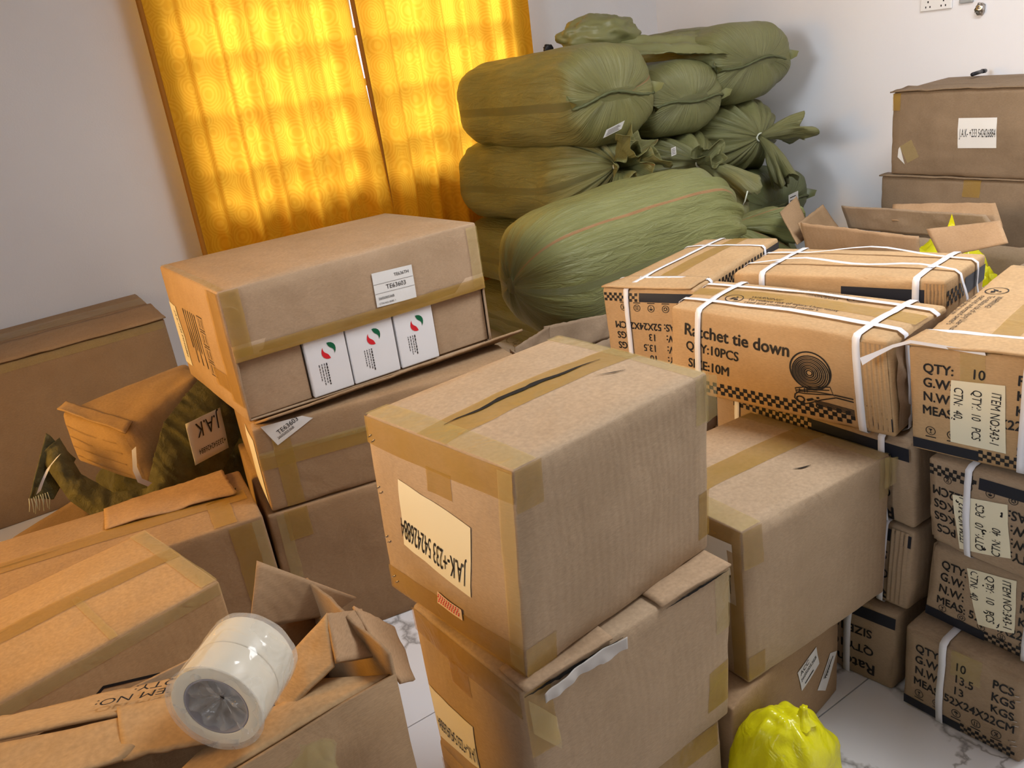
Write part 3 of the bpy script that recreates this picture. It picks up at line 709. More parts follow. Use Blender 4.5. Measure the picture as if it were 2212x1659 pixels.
label(K2, 'F', [(.315, .073), (.352, .046), (.405, .118), (.372, .134)], PAPER, [K2.stroke('F', [(.345, .085), (.385, .118)], .003), K2.stroke('F', [(.338, .088), (.37, .12)], .0015), K2.text('F', 'TE636', .352, .078, .012, .85)])

# ---------------------------------------------------------------- strapped ratchet cartons
def drawing(C, face, ox, oy, k=1.0):
    """line drawing of a coiled strap with its ratchet buckle and hooks"""
    S = lambda pts, w=.0016, cl=False: C.stroke(face, [(ox + x*k, oy + y*k) for x, y in pts], w*k*1.5, closed=cl)
    P = [S(ell(.048, .088, .047, .044, 40), .0022, True)]
    for i in range(9): P.append(S(ell(.049 - i*.0004, .083, .043 - i*.0040, .040 - i*.0037, 34), .0012 if i % 2 else .0018, True))
    P += [S(ell(.046, .083, .007, .006, 14), .0016, True)]
    P += [S([(.010, .040), (.03, .046), (.062, .052), (.092, .058), (.097, .040), (.06, .034), (.03, .030), (.012, .030)], .0018, True)]
    P += [S([(.012, .035), (.05, .043), (.09, .050)]), S([(.02, .032), (.02, .041)]), S([(.032, .033), (.032, .044)]), S([(.038, .034), (.038, .045)])]
    P += [S([(.008, .024), (.02, .034), (.06, .040), (.097, .040), (.103, .034), (.070, .022), (.045, .010), (.03, .004), (.014, .006), (.006, .014)], .0018, True)]
    P += [S(ell(.020, .014, .009, .007, 16), .0022, True), S(ell(.062, .004, .007, .005, 14), .0018, True), S([(.035, .014), (.05, .02)], .004), S([(.058, .024), (.064, .026)], .003)]
    for i in range(5): P.append(S([(.052 + i*.001, .018 - i*.0028), (.085, .016 - i*.0028), (.14, .011 - i*.003), (.168, .010 - i*.003)], .0013))
    P += [S([(.100, .040), (.135, .038), (.165, .037)], .002), S([(.103, .034), (.14, .031), (.16, .030)], .002), S([(.165, .037), (.17, .045), (.166, .05)], .002), S([(.16, .03), (.178, .028), (.183, .036), (.178, .045), (.172, .046)], .002)]
    P += [S([(.168, .010), (.190, .012), (.196, .006), (.19, -.006), (.172, -.006)], .002), S([(.196, .006), (.199, .014), (.191, .028), (.183, .031)], .0028), S([(.186, .012), (.188, .022), (.183, .030)], .0018)]
    return P
def ratchet_side(C, face, flip=False, drawing_on=True):
    """long side: title, quantity, drawing, chequer band"""
    w, h = C.size(face); P = []
    if not flip:
        P += [C.text(face, 'Ratchet tie down', .040, .148, .040, -.02, 1.0, bold=.022), C.text(face, 'QTY:10PCS', .046, .112, .031, -.03, .95, bold=.02), C.text(face, 'SIZE:10M', .052, .070, .031, -.03, .95, bold=.02)]
        if drawing_on: P += drawing(C, face, w*.60, .035, .95)
        P += checker(C, face, .10, w*.885, .013, .0098); B0 = (w*.885, .013, w-.004, .042)
    else:
        P += [C.text(face, 'Ratchet tie down', w-.040, h-.160, .040, math.pi, 1.0, bold=.022), C.text(face, 'QTY:10PCS', w-.046, h-.115, .031, math.pi, .95, bold=.02), C.text(face, 'SIZE:10M', w-.052, h-.068, .031, math.pi, .95, bold=.02)]
        P += checker(C, face, .06, w*.55, h-.042, .0098); B0 = (w*.55, h-.042, w-.004, h-.013)
    printed(C, P, INK, 'side_print')
    mk('dark_band', *C.patch(face, *B0, .0012, 6), INKB, C.root)
def ratchet_end(C, face, flip=False, lab=None):
    w, h = C.size(face); P = []; R = math.pi if flip else 0
    X = (lambda x: w - x) if flip else (lambda x: x); Yf = (lambda y: h - y) if flip else (lambda y: y)
    for i, (a, b_, c) in enumerate((('QTY:', '10', 'PCS'), ('G.W:', '13.5', 'KGS'), ('N.W:', '13', 'KGS'))):
        yy = h - .050 - i*.029
        P += [C.text(face, a, X(.026), Yf(yy), .0265, R, .9, bold=.022), C.text(face, b_, X(.108), Yf(yy), .0265, R, .9, bold=.014), C.text(face, c, X(.182), Yf(yy), .0265, R, .9, bold=.022)]
    P += [C.text(face, 'MEAS: 52X24X22CM', X(.024), Yf(h - .137), .0265, R, .88, bold=.022)]
    for i in range(5): P += icon(C, face, X(.038 + i*.040), Yf(.050 if h > .2 else .037), .0088 if h > .2 else .0075, i, R)
    P += [C.stroke(face, [(X(.028 + i*.040), Yf(.0365 if h > .2 else .0275)), (X(.048 + i*.040), Yf(.0365 if h > .2 else .0275))], .0022) for i in range(5)]
    yb = .009; sq = .0075
    if flip: P += checker(C, face, .006, w*.42, h-.034, sq); B0 = (w*.42, h-.034, w-.003, h-.011)
    else: P += checker(C, face, w*.52, w-.006, yb, sq); B0 = (.003, yb-.003, w*.52, yb+.019)
    printed(C, P, INK, 'end_print')
    mk('dark_band', *C.patch(face, *B0, .0012, 6), INKB, C.root)
def warning(C, face, x, y, rot, k=1.0):
    P = [C.stroke(face, ell(x, y, .021*k, .021*k, 30), .0022, closed=True)]
    q = lambda pts: xf([(a*k, b*k) for a, b in pts], x, y, rot)
    P += [quadpatch(C, face, q([(.002, .006), (.006, .004), (.007, .009), (.003, .011)])), quadpatch(C, face, q([(-.010, -.010), (-.002, -.006), (.004, .004), (-.004, .002)])), quadpatch(C, face, q([(.002, -.010), (.013, -.008), (.009, .0), (.003, -.002)]))]
    for i, s_ in enumerate(('WARNING!', 'To reduce risk of injury User must', "read and understand owner's", 'manual prior to use.')):
        px, py = xf([(.034*k, (.013 - i*.0155)*k)], x, y, rot)[0]
        P.append(C.text(face, s_, px, py, .0165*k, rot, .92, shear=.2 if i == 0 else 0))
    printed(C, P, INK, 'warning_print')
def item_label(C, face, quad, cx, cy, rot, k=1.0):
    P = []
    for i, s_ in enumerate(('ITEM NO:343-1', 'QTY:  10   PCS', 'CTN:  40')):
        px, py = xf([(-.054*k, (.026 - i*.031)*k)], cx, cy, rot)[0]
        P.append(C.text(face, s_, px, py, .0225*k, rot, .72, shear=.12))
    return label(C, face, quad, PAPERY, P, off=.0016)
def crumple(C, face, x0, x1, n=9, mat=None):
    """a row of vertical crush folds on a long side"""
    w, h = C.size(face); V, F = [], []; m_ = n*6; rows = 10
    for j in range(rows+1):
        for i in range(m_+1):
            u = i/m_; d = .0035*abs(math.sin(u*n*math.pi + .6*noise.noise(Vector((u*7, j*.5, C.seed))))) * min(1, u*10, (1-u)*10)
            V.append(C.m(face, x0 + (x1-x0)*u, .012 + (h-.02)*j/rows, .0006 + d))
    for j in range(rows):
        for i in range(m_): F.append((j*(m_+1)+i, j*(m_+1)+i+1, (j+1)*(m_+1)+i+1, (j+1)*(m_+1)+i))
    return mk('crush_folds', V, F, mat or CBO, C.root)
GR = 'strapped ratchet cartons'
R1 = carton('strapped_carton', 'white-strapped ratchet carton with coil drawing facing the room', BX['R1'], CBO, group=GR, seed=10, bulge={'L': .010, 'T': .010, 'F': .006}, r=.008, dent=.010)
crumple(R1, 'L', .45, .525, 8)
ratchet_side(R1, 'L')
warning(R1, 'T', .095, .405, -math.pi/2); warning(R1, 'T', .185, .16, math.pi/2, .92)
tape(R1, 'T', .10, .0, .155, .528, n=14)
for q_ in (.12, .845): strap(R1, 1, q_, .016, .0035)
for q_ in (.24, .78): strap(R1, 0, q_, .014, .005)
mk('torn_end', *gridsheet([R1.m('F', .01, .20, .004), R1.m('F', .22, .205, .006), R1.m('F', .22, .02, .010), R1.m('F', .01, .015, .004)], 18, 10, .010, 6), CBK, R1.root)
lb = label(R1, 'F', [(.06, .02), (.12, .012), (.13, .14), (.07, .15)], PAPER, [R1.text('F', 'QTY: 10 PCS', .085, .13, .016, -1.5, .7)], off=.014)
R2 = carton('strapped_carton', 'strapped carton with upside-down weights, standing endways at the big sack', BX['R2'], CBO, group=GR, seed=11, bulge={'L': .008, 'T': .006}, r=.008, dent=.010)
ratchet_end(R2, 'L', True)
w_, h_ = R2.size('F')
printed(R2, checker(R2, 'F', .09, w_*.78, h_-.042, .0105), INK, 'side_print'); mk('dark_band', *R2.patch('F', w_*.78, h_-.042, w_-.003, h_-.011, .0012), INKB, R2.root); mk('dark_band', *R2.patch('F', .002, h_-.042, .09, h_-.011, .0012), INKB, R2.root)
tape(R2, 'T', .0, .10, w_, .15, n=12)
strap(R2, 1, .72, .014); strap(R2, 0, .16, .013); strap(R2, 0, .80, .013)
fl = mk('top_flap', *gridsheet([R2.m('T', -.006, .01, .004), R2.m('T', .10, .01, .004), R2.m('T', .10, .24, .004), R2.m('T', -.008, .255, .004)], 10, 16, .003, 3), CBO, R2.root); thick(fl, .004)
R3 = carton('strapped_carton', 'strapped carton with loose wavy straps behind the coil-drawing carton', BX['R3'], CBO, group=GR, seed=12, bulge={'T': .006, 'L': .004}, r=.008, dent=.010)
w_, h_ = R3.size('L'); mk('dark_band', *R3.patch('L', w_*.55, h_-.055, w_-.003, h_-.022, .0012), INKB, R3.root)
w_, h_ = R3.size('F'); mk('dark_band', *R3.patch('F', w_*.45, h_-.060, w_-.003, h_-.022, .0012), INKB, R3.root); printed(R3, checker(R3, 'F', .006, w_*.45, h_-.058, .011), INK, 'side_print')
label(R3, 'F', [(.09, .06), (.16, .05), (.17, .13), (.10, .14)], PAPER, [R3.text('F', 'TE636', .105, .09, .018, .2)])
crumple(R3, 'L', .46, .505, 6)
for q_ in (.12, .84): strap(R3, 1, q_, .015)
for q_, s_ in ((.30, 1), (.72, 4)): strap(R3, 0, q_, .011, .004, loose=.016, seed=s_)
R4 = carton('strapped_carton', 'strapped carton on top of the right-hand stack with fresh item label', BX['R4'], CBO, group=GR, seed=13, bulge={'T': .008, 'L': .007}, r=.008, dent=.012)
ratchet_end(R4, 'L'); item_label(R4, 'L', [(.075, .036), (.172, .036), (.164, .169), (.076, .165)], .118, .100, -math.pi/2)
warning(R4, 'T', .33, .20, math.pi, 1.0); tape(R4, 'T', .0, .085, .53, .13, n=14); tape(R4, 'L', .09, .15, .13, .22, TAPEC)
strap(R4, 0, .14, .013); strap(R4, 1, .18, .013)
fl = mk('top_flap', *gridsheet([R4.m('T', -.008, .03, .006), R4.m('T', .07, .02, .004), R4.m('T', .07, .235, .004), R4.m('T', -.01, .245, .006)], 8, 16, .003, 5), CBO, R4.root); thick(fl, .004)
e0 = R4.m('L', .10, .225, .004)
pts = [R4.m('L', .13, .224, .004), R4.m('L', .06, .232, .010), Vector(R4.m('L', .01, .236, .012)), Vector((1.385, .875, .825)), Vector((1.365, .90, .808)), Vector((1.352, .918, .795))]
mk('strap_end', *ribbon(pts, [(.0, .002, .006)]*4 + [(.0, .004, .009), (.0, .006, .014)]), STRAP, R4.root)
R5 = carton('strapped_carton', 'strapped carton printed upside down, second from top of right-hand stack', BX['R5'], CBK, group=GR, seed=14, r=.009, dent=.014, wob=.005)
ratchet_end(R5, 'L', True); item_label(R5, 'L', [(.065, .012), (.163, .035), (.153, .148), (.053, .132)], .108, .082, math.pi/2)
strap(R5, 1, .66, .013)
R6 = carton('strapped_carton', 'strapped carton with slanting item label, third in the right-hand stack', BX['R6'], CBK, group=GR, seed=15, r=.009, dent=.014, wob=.005)
ratchet_end(R6, 'L'); item_label(R6, 'L', [(.112, .040), (.180, .058), (.172, .172), (.078, .158)], .128, .108, -math.pi/2+.12)
strap(R6, 1, .16, .014)
R7 = carton('strapped_carton', 'strapped carton with weights print on the floor, bottom of right-hand stack', BX['R7'], CBK, group=GR, seed=16, r=.009, dent=.014, wob=.005)
ratchet_end(R7, 'L'); strap(R7, 1, .66, .015); tape(R7, 'L', .10, .14, .16, .2, TAPEC)
staples(R7, 'L', [(.225, .16), (.228, .15), (.226, .10), (.229, .09), (.226, .05), (.229, .04)], .3)
R8 = carton('strapped_carton', 'strapped carton directly under the coil-drawing carton', BX['R8'], CBK, group=GR, seed=17, r=.009, dent=.010)
ratchet_side(R8, 'L', True); strap(R8, 1, .86, .015); strap(R8, 1, .12, .015)
R9 = carton('strapped_carton', 'strapped carton third down below the coil-drawing carton', BX['R9'], CBK, group=GR, seed=18, r=.009, dent=.010)
ratchet_side(R9, 'L', True); crumple(R9, 'L', .47, .51, 4, CBK); strap(R9, 1, .12, .015)
R10 = carton('strapped_carton', 'strapped carton with upside-down title on the floor behind the yellow bag', BX['R10'], CBK, group=GR, seed=19, r=.009, dent=.010)
ratchet_side(R10, 'L', True); strap(R10, 1, .21, .016)
# cartons that carry the two rear ones
for nm, src, lo in (('R2', R2, 3), ('R3', R3, 3)):
    c8 = [Vector(v) for v in src.c]; top = min(v.z for v in c8[:4]) - .006; hh = top / 3
    for k in range(3):
        z0 = k*hh; dx, dy = (.03, .035) if nm == 'R2' else (.075, -.02)
        cc = [(v.x + dx, v.y + dy, z0) for v in c8[:4]] + [(v.x + dx, v.y + dy, z0 + hh - .003) for v in c8[:4]]
        C_ = carton('strapped_carton', 'strapped carton hidden in the pile below ' + ('the endways carton' if nm == 'R2' else 'the loose-strapped carton') + ', level %s' % ('bottom', 'middle', 'upper')[k], cc, CBK, group=GR, seed=20+k, n=4)
        strap(C_, 1 if nm == 'R3' else 0, .2, .014)

# ---------------------------------------------------------------- cartons on the left
L1 = carton('shipping_carton', 'long carton against the grey wall at the far left', BX['L1'], CBD, seed=30, bulge={'T': .006, 'F': .008})
tape(L1, 'T', .0, .33, .955, .46, n=14); tape(L1, 'F', .0, .58, .95, .612, TAPEC, n=14)
ov = mk('top_flap', *gridsheet([L1.m('T', .2, -.010, .006), L1.m('T', .965, -.012, .004), L1.m('T', .965, .29, .004), L1.m('T', .2, .29, .006)], 20, 8, .004, 7), CBD, L1.root); thick(ov, .005)
L3 = carton('shipping_carton', 'long carton with torn lid end behind the nearest left carton', BX['L3'], CBD, seed=31, bulge={'T': .007, 'F': .008})
tape(L3, 'T', .0, .115, 1.0, .175, n=20)
slit(L3, 'T', [(.30 + i*.025, .152 - i*.0006) for i in range(12)], .006)
V, F = gridsheet([L3.m('T', .66, .175, .005), L3.m('T', .985, .15, .010), L3.m('T', .975, .325, .012), L3.m('T', .66, .325, .005)], 26, 12, .005, 4)
V = ragged(V, 26, 12, 'r', .9, 6); V = ragged(V, 26, 12, 't', .8, 2)
thick(mk('torn_flap', V, F, CBI, L3.root), .004)
slit(L3, 'T', [(.90, .14), (.94, .155), (.975, .17), (.985, .2)], .014, 'tear')
tape(L3, 'F', .93, .2, .985, .44); tape(L3, 'T', .90, .004, .955, .14); tape(L3, 'F', .985, .05, 1.01, .44, TAPEC)
L4 = carton('shipping_carton', 'light tan carton with black arrow line, nearest on the left', BX['L4'], CBO, seed=32, bulge={'T': .010, 'F': .010}, wob=.005)
tape(L4, 'T', .0, .165, .77, .215, n=16); tape(L4, 'T', .735, .004, .77, .355, TAPEC); tape(L4, 'F', .0, .50, .77, .525, TAPEC)
slit(L4, 'T', [(.05 + i*.03, .185 + i*.0012) for i in range(14)], .005)
tape(L4, 'T', .552, .0, .567, .19, TAPEC)
printed(L4, [L4.stroke('F', [(.40, .40), (.445, .423), (.513, .455), (.609, .417), (.574, .395)], .006), L4.stroke('F', [(.395, .402), (.36, .36), (.365, .30)], .006)], INK, 'arrow_print')
# open carton with folded flaps
A5 = [(-.38, .81), (.30, .855), (.285, 1.10), (-.395, 1.06)]
L5r = thing('open_carton', 'open carton with bent flaps under the wrapped tape rolls', 'box', (-.05, .96, 0))
def wallslab(a, b_, z0, z1, name, mat, root, t=.005, n=10, top=0, seed=1):
    V, F = gridsheet([(a[0], a[1], z0), (b_[0], b_[1], z0), (b_[0], b_[1], z1), (a[0], a[1], z1)], n, 8, .005, seed)
    if top: V = ragged(V, n, 8, 't', top, seed)
    o = mk(name, V, F, mat, root); thick(o, t); return o
wallslab(A5[0], A5[1], .002, .715, 'front_wall', CBD, L5r, seed=2); wallslab(A5[1], A5[2], .002, .752, 'side_wall', CBD, L5r, seed=3, top=.12)
wallslab(A5[2], A5[3], .002, .71, 'back_wall', CBD, L5r, seed=4); wallslab(A5[3], A5[0], .002, .71, 'side_wall', CBD, L5r, seed=5)
mk('base', *gridsheet([(*A5[0], .004), (*A5[1], .004), (*A5[2], .004), (*A5[3], .004)], 2, 2), CBD, L5r)
def sheet(name, q, mat, root, nu=14, nv=8, bump=.004, seed=1, rag='', amp=.6, t=.004, fold=None):
    V, F = gridsheet(q, nu, nv, bump, seed, fold)
    for r_ in rag: V = ragged(V, nu, nv, r_, amp, seed + ord(r_))
    o = mk(name, V, F, mat, root); thick(o, t); return o
sheet('flap', [(-.44, 1.09, .712), (-.013, .93, .728), (.057, .977, .730), (-.30, 1.16, .722)], CBO, L5r, 24, 8, .003, 3, 'b', .5)
sheet('flap', [(-.013, .928, .728), (.112, .868, .726), (.075, .985, .734), (.0, 1.025, .732)], CBO, L5r, 14, 8, .003, 4, 'b', .6)
pf = sheet('flap', [(-.25, 1.14, .724), (.060, .982, .732), (.088, 1.062, .712), (-.15, 1.17, .706)], CBO, L5r, 16, 6, .003, 5, 't', .8)
for i, s_ in enumerate(('ITEM NO:', 'QTY:')):
    V, F = textmesh(s_, 'LEFT', 1, 0, 0); a = Vector((.082, 1.005 + i*.026, .7345 - i*.006)); dx = Vector((-.066, .036, -.0016)).normalized(); dy = Vector((-.02, -.036, .008)).normalized()
    mk('lettering', [a + dx*x*.027 + dy*y*.022 for x, y in V], F, INK, pf, smooth=False)
sheet('flap', [(-.05, .832, .716), (.296, .862, .712), (.225, .925, .706), (.06, .90, .712)], CBO, L5r, 16, 6, .003, 8)
sheet('standing_flap', [(.186, 1.085, .715), (.30, 1.07, .690), (.338, 1.055, .708), (.228, 1.118, .796)], CBI, L5r, 14, 10, .003, 9)
sheet('bent_flap', [(.160, .90, .702), (.243, .905, .732), (.267, .97, .766), (.169, .97, .709)], CBO, L5r, 14, 10, .005, 10, 'r', .5)
sheet('bent_flap', [(.243, .905, .732), (.300, .905, .715), (.318, .985, .735), (.267, .97, .766)], CBI, L5r, 10, 10, .008, 11, 't', .5)
sheet('torn_flap', [(.304, .862, .69), (.336, .89, .66), (.352, .965, .70), (.308, .985, .748)], CBI, L5r, 10, 10, .006, 12, 't', .5)
sheet('loose_tape', [(.12, .843, .708), (.25, .856, .714), (.24, .850, .62), (.16, .84, .63)], TAPEC, L5r, 10, 10, .006, 13, t=.0005)
V, F = textmesh('PCS', 'LEFT', 1, 0, 0)
mk('lettering', [Vector((.262 - x*.034, .8485 - x*.0026, .565 - y*.034)) for x, y in V], F, INK, L5r, smooth=False)
# wrapped tape rolls lying on the open carton
tr = thing('tape_roll_pack', 'column of cream tape rolls wrapped in clear film on the open carton', 'tape rolls', (.12, .895, .735))
TAPEW = plain('cream_tape', (.72, .66, .52), .35, .4); CORE = plain('grey_core', (.30, .28, .29), .6)
ax0 = Vector((.090, .856, .792)); axd = Vector((.70, .71, .0)).normalized(); e1 = axd.cross(Vector((0, 0, 1))).normalized(); e2 = e1.cross(axd)
def annulus(r0, r1, z0, z1, n=48, wob=0):
    V, F = [], []
    for z, r in ((z0, r0), (z0, r1), (z1, r1), (z1, r0)):
        for k in range(n):
            t = 2*math.pi*k/n; V.append(ax0 + axd*z + (e1*math.cos(t) + e2*math.sin(t))*(r + wob*noise.noise(Vector((k*.3, z*30, 1)))))
    for a in range(4):
        for k in range(n): F.append((a*n+k, a*n+(k+1) % n, ((a+1) % 4)*n+(k+1) % n, ((a+1) % 4)*n+k))
    return V, F
for i in range(2):
    o = mk('tape_roll', *annulus(.0385, .054, i*.0455, i*.0455+.0445), TAPEW, tr); bevel(o, .0012)
    mk('core', *annulus(.036, .0384, i*.0455+.0005, i*.0455+.044), CORE, o)
V, F = [], []; n, m_ = 60, 30
for j in range(m_+1):
    k = j/m_
    for i in range(n):
        t = 2*math.pi*i/n
        if k < .75: z = -.002 + k/.75*.096; r = .0556 + .0018*noise.noise(Vector((math.cos(t)*4, math.sin(t)*4, z*46)))
        else: q_ = (k-.75)/.25; z = .094 + .004*math.sin(q_*3); r = .0556*(1-q_) + .004; r += .002*noise.noise(Vector((t*3, q_*5, 3)))
        V.append(ax0 + axd*z + (e1*math.cos(t) + e2*math.sin(t))*r)
for j in range(m_):
    for i in range(n): F.append((j*n+i, j*n+(i+1) % n, (j+1)*n+(i+1) % n, (j+1)*n+i))
mk('film', V, F, FILM, tr)
V, F = [], []
for j in range(13):
    k = j/12
    for i in range(n):
        t = 2*math.pi*i/n; r = .056*(1-k) + .003; z = -.003 + .018*k + .006*noise.noise(Vector((math.cos(t)*5*k, math.sin(t)*5*k, 7))) + .004*math.sin(9*t)*k*(1-k)*3
        V.append(ax0 + axd*z + (e1*math.cos(t) + e2*math.sin(t))*r)
for j in range(12):
    for i in range(n): F.append((j*n+i, j*n+(i+1) % n, (j+1)*n+(i+1) % n, (j+1)*n+i))
mk('film_end', V, F, FILM, tr)

# cartons against the right wall
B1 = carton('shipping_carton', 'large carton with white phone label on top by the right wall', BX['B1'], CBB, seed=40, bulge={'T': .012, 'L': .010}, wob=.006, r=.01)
label(B1, 'L', [(.303, .118), (.458, .121), (.452, .237), (.297, .236)], PAPER, [B1.text('L', 'J.A.K- +233 542426884', .308, .163, .046, 0, .33)])
label(B1, 'L', [(.035, .075), (.07, .045), (.045, .12), (.038, .11)], PAPER, name='torn_sticker')
tape(B1, 'L', .06, .06, .12, .14, TAPEC, rot=.5); tape(B1, 'L', .004, .27, .04, .34); tape(B1, 'T', .0, .0, .41, .03, TAPEC)
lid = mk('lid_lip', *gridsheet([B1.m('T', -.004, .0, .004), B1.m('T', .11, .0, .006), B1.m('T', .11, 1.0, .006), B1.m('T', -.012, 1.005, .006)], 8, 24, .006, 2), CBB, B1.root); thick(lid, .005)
pen = thing('marker_pen', 'black marker pen lying on the top right-wall carton', 'pen', tuple(B1.m('T', .30, .815, .02)))
mk('barrel', *tube([B1.m('T', .25, .80, .016), B1.m('T', .36, .82, .018)], .008, 10), BLACKP, pen); mk('cap', *tube([B1.m('T', .36, .82, .018), B1.m('T', .40, .828, .019)], .0092, 10), BLACKP, pen)
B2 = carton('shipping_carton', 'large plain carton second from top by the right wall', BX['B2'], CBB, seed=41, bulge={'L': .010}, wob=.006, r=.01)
tape(B2, 'L', .37, .31, .44, .378)
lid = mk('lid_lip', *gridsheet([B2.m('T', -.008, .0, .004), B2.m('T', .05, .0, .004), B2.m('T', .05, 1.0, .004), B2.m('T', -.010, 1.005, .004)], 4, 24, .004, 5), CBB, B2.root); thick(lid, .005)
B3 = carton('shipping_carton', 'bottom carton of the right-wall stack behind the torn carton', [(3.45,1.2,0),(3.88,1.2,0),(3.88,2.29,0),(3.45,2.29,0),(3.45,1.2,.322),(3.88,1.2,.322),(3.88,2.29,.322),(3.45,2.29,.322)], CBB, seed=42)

# torn open carton behind the strapped ones, with yellow wrapping inside
OC = thing('open_carton', 'torn open carton with ragged flaps before the right-wall stack', 'box', (2.85, 1.72, 0))
O4 = [(2.60, 1.34), (3.08, 1.38), (3.04, 2.16), (2.58, 2.02)]
for a, b_, s_ in ((0, 1, 1), (1, 2, 2), (2, 3, 3), (3, 0, 4)): wallslab(O4[a], O4[b_], .002, .57, 'side_wall', CBK, OC, n=16, top=.3, seed=50+s_)
mk('base', *gridsheet([(*q_, .004) for q_ in O4], 2, 2), CBK, OC)
sheet('flap', [(2.60, 1.995, .56), (2.61, 1.56, .57), (2.585, 1.557, .700), (2.56, 2.00, .715)], CBI, OC, 30, 10, .006, 51, 'tl', .25)
sheet('flap', [(2.62, 1.50, .625), (2.64, 1.30, .690), (2.70, 1.36, .742), (2.66, 1.575, .705)], CBI, OC, 16, 10, .004, 52, 'b', .3)
sheet('flap', [(3.06, 2.15, .57), (3.08, 1.52, .57), (3.05, 1.59, .672), (3.04, 2.17, .668)], CBK, OC, 30, 10, .006, 53, 't', .4)
sheet('flap', [(3.05, 1.95, .62), (3.10, 1.55, .62), (3.13, 1.60, .70), (3.10, 1.98, .675)], CBI, OC, 20, 8, .005, 54, 't', .5)
sheet('flap', [(2.70, 2.06, .56), (3.02, 2.16, .57), (2.96, 2.20, .69), (2.68, 2.10, .68)], CBD, OC, 16, 8, .005, 55, 'tr', .4)
sheet('flap', [(2.66, 2.09, .60), (2.80, 2.13, .60), (2.86, 2.25, .735), (2.72, 2.22, .70)], CBD, OC, 12, 8, .003, 56)
YEL, yt, yb = newmat('yellow_plastic_film'); yb.inputs['Base Color'].default_value = (.82, .78, .01, 1); yb.inputs['Roughness'].default_value = .22; yb.inputs['Specular IOR Level'].default_value = .6
_tc = N(yt, 'ShaderNodeTexCoord'); _nz = N(yt, 'ShaderNodeTexNoise', Scale=16, Detail=5, Distortion=1.5); yt.links.new(_tc.outputs['Object'], _nz.inputs['Vector'])
_bp = N(yt, 'ShaderNodeBump', Strength=.35, Distance=.02); yt.links.new(_nz.outputs[0], _bp.inputs['Height']); yt.links.new(_bp.outputs[0], yb.inputs['Normal'])
_ts = N(yt, 'ShaderNodeBsdfTranslucent'); _ts.inputs[0].default_value = (.9, .82, .02, 1); _mx = N(yt, 'ShaderNodeMixShader'); _mx.inputs[0].default_value = .3
yt.links.new(yb.outputs[0], _mx.inputs[1]); yt.links.new(_ts.outputs[0], _mx.inputs[2]); yt.links.new(_mx.outputs[0], yt.nodes['Material Output'].inputs['Surface'])
def lump(c, r, nu=40, nv=26, amp=.02, freq=6, seed=0, top=None, ex=2.4, crease=0):
    V, F = [], []
    for j in range(nv+1):
        ph = math.pi*j/nv
        for i in range(nu):
            t = 2*math.pi*i/nu
            sg = lambda x: math.copysign(abs(x)**(2/ex), x)
            d = Vector((sg(math.sin(ph))*sg(math.cos(t)), sg(math.sin(ph))*sg(math.sin(t)), sg(math.cos(ph))))
            k = 1 + (amp*noise.noise(d*freq*.5 + Vector((seed, 0, 0))) + amp*.5*noise.noise(d*freq + Vector((0, seed, 0)))) / max(r)
            if crease: k += crease/max(r) * (abs(noise.noise(d*freq*.9 + Vector((seed, seed, 1)))) - .25)
            p = Vector((d.x*r[0]*k, d.y*r[1]*k, d.z*r[2]*k))
            if top: p = top(p, d, t)
            V.append(Vector(c) + p)
    for j in range(nv):
        for i in range(nu): F.append((j*nu+i, (j+1)*nu+i, (j+1)*nu+(i+1) % nu, j*nu+(i+1) % nu))
    return V, F
yw = thing('plastic_wrapping', 'yellow plastic wrapping inside the torn open carton', 'plastic bag', (2.8, 1.6, .1))
mk('wrapping', *lump((2.80, 1.60, .33), (.15, .18, .29), amp=.06, seed=4, crease=.05), YEL, yw)
mk('wrapping_tip', *gridsheet([(2.76, 1.60, .55), (2.78, 1.53, .55), (2.775, 1.535, .66), (2.77, 1.555, .735)], 6, 10, .01, 3), YEL, yw)

# yellow bag on the floor
yb_ = thing('plastic_bag', 'bright yellow knotted plastic bag on the marble floor', 'plastic bag', (1.035, .80, 0))
def bagtop(p, d, t):
    k = max(0, d.z); s_ = 1 - .50*k**2.2
    return Vector((p.x*s_, p.y*s_, p.z))
mk('bag', *lump((.985, .81, .128), (.094, .088, .126), 72, 46, .018, 2.6, 9, bagtop, 3.0, .012), YEL, yb_)
V, F = [], []
for j in range(9):
    k = j/8
    for i in range(20):
        t = 2*math.pi*i/20; r = (.024 - .014*math.sin(k*2.2))*(1 - .5*k*k)*(1 + .2*math.sin(5*t + 3*k))
        V.append(Vector((1.003 + .006*k + r*math.cos(t), .785 + r*math.sin(t), .236 + .030*k)))
for j in range(8):
    for i in range(20): F.append((j*20+i, j*20+(i+1) % 20, (j+1)*20+(i+1) % 20, (j+1)*20+i))
F.append(tuple(160+i for i in range(20)))
mk('knot', V, F, YEL, yb_)

# torn carton in front of the big sack
NC = thing('open_carton', 'grey torn carton rim at the foot of the big sack', 'box', (1.6, 2.03, 0))
N4 = [(1.36, 1.88), (1.80, 1.86), (1.80, 2.19), (1.38, 2.19)]
for a, b_, s_ in ((0, 1, 1), (1, 2, 2), (2, 3, 3), (3, 0, 4)): wallslab(N4[a], N4[b_], .002, .47, 'side_wall', CBK, NC, n=16, top=.3, seed=60+s_)
mk('base', *gridsheet([(*q_, .004) for q_ in N4], 2, 2), CBK, NC)
sheet('flap', [(1.50, 2.19, .46), (1.80, 2.19, .46), (1.79, 2.205, .545), (1.53, 2.21, .575)], CBK, NC, 20, 8, .010, 61, 't', .4)
sheet('flap', [(1.365, 2.16, .46), (1.53, 2.20, .48), (1.545, 2.20, .575), (1.395, 2.19, .545)], CBK, NC, 16, 8, .012, 62, 't', .3)
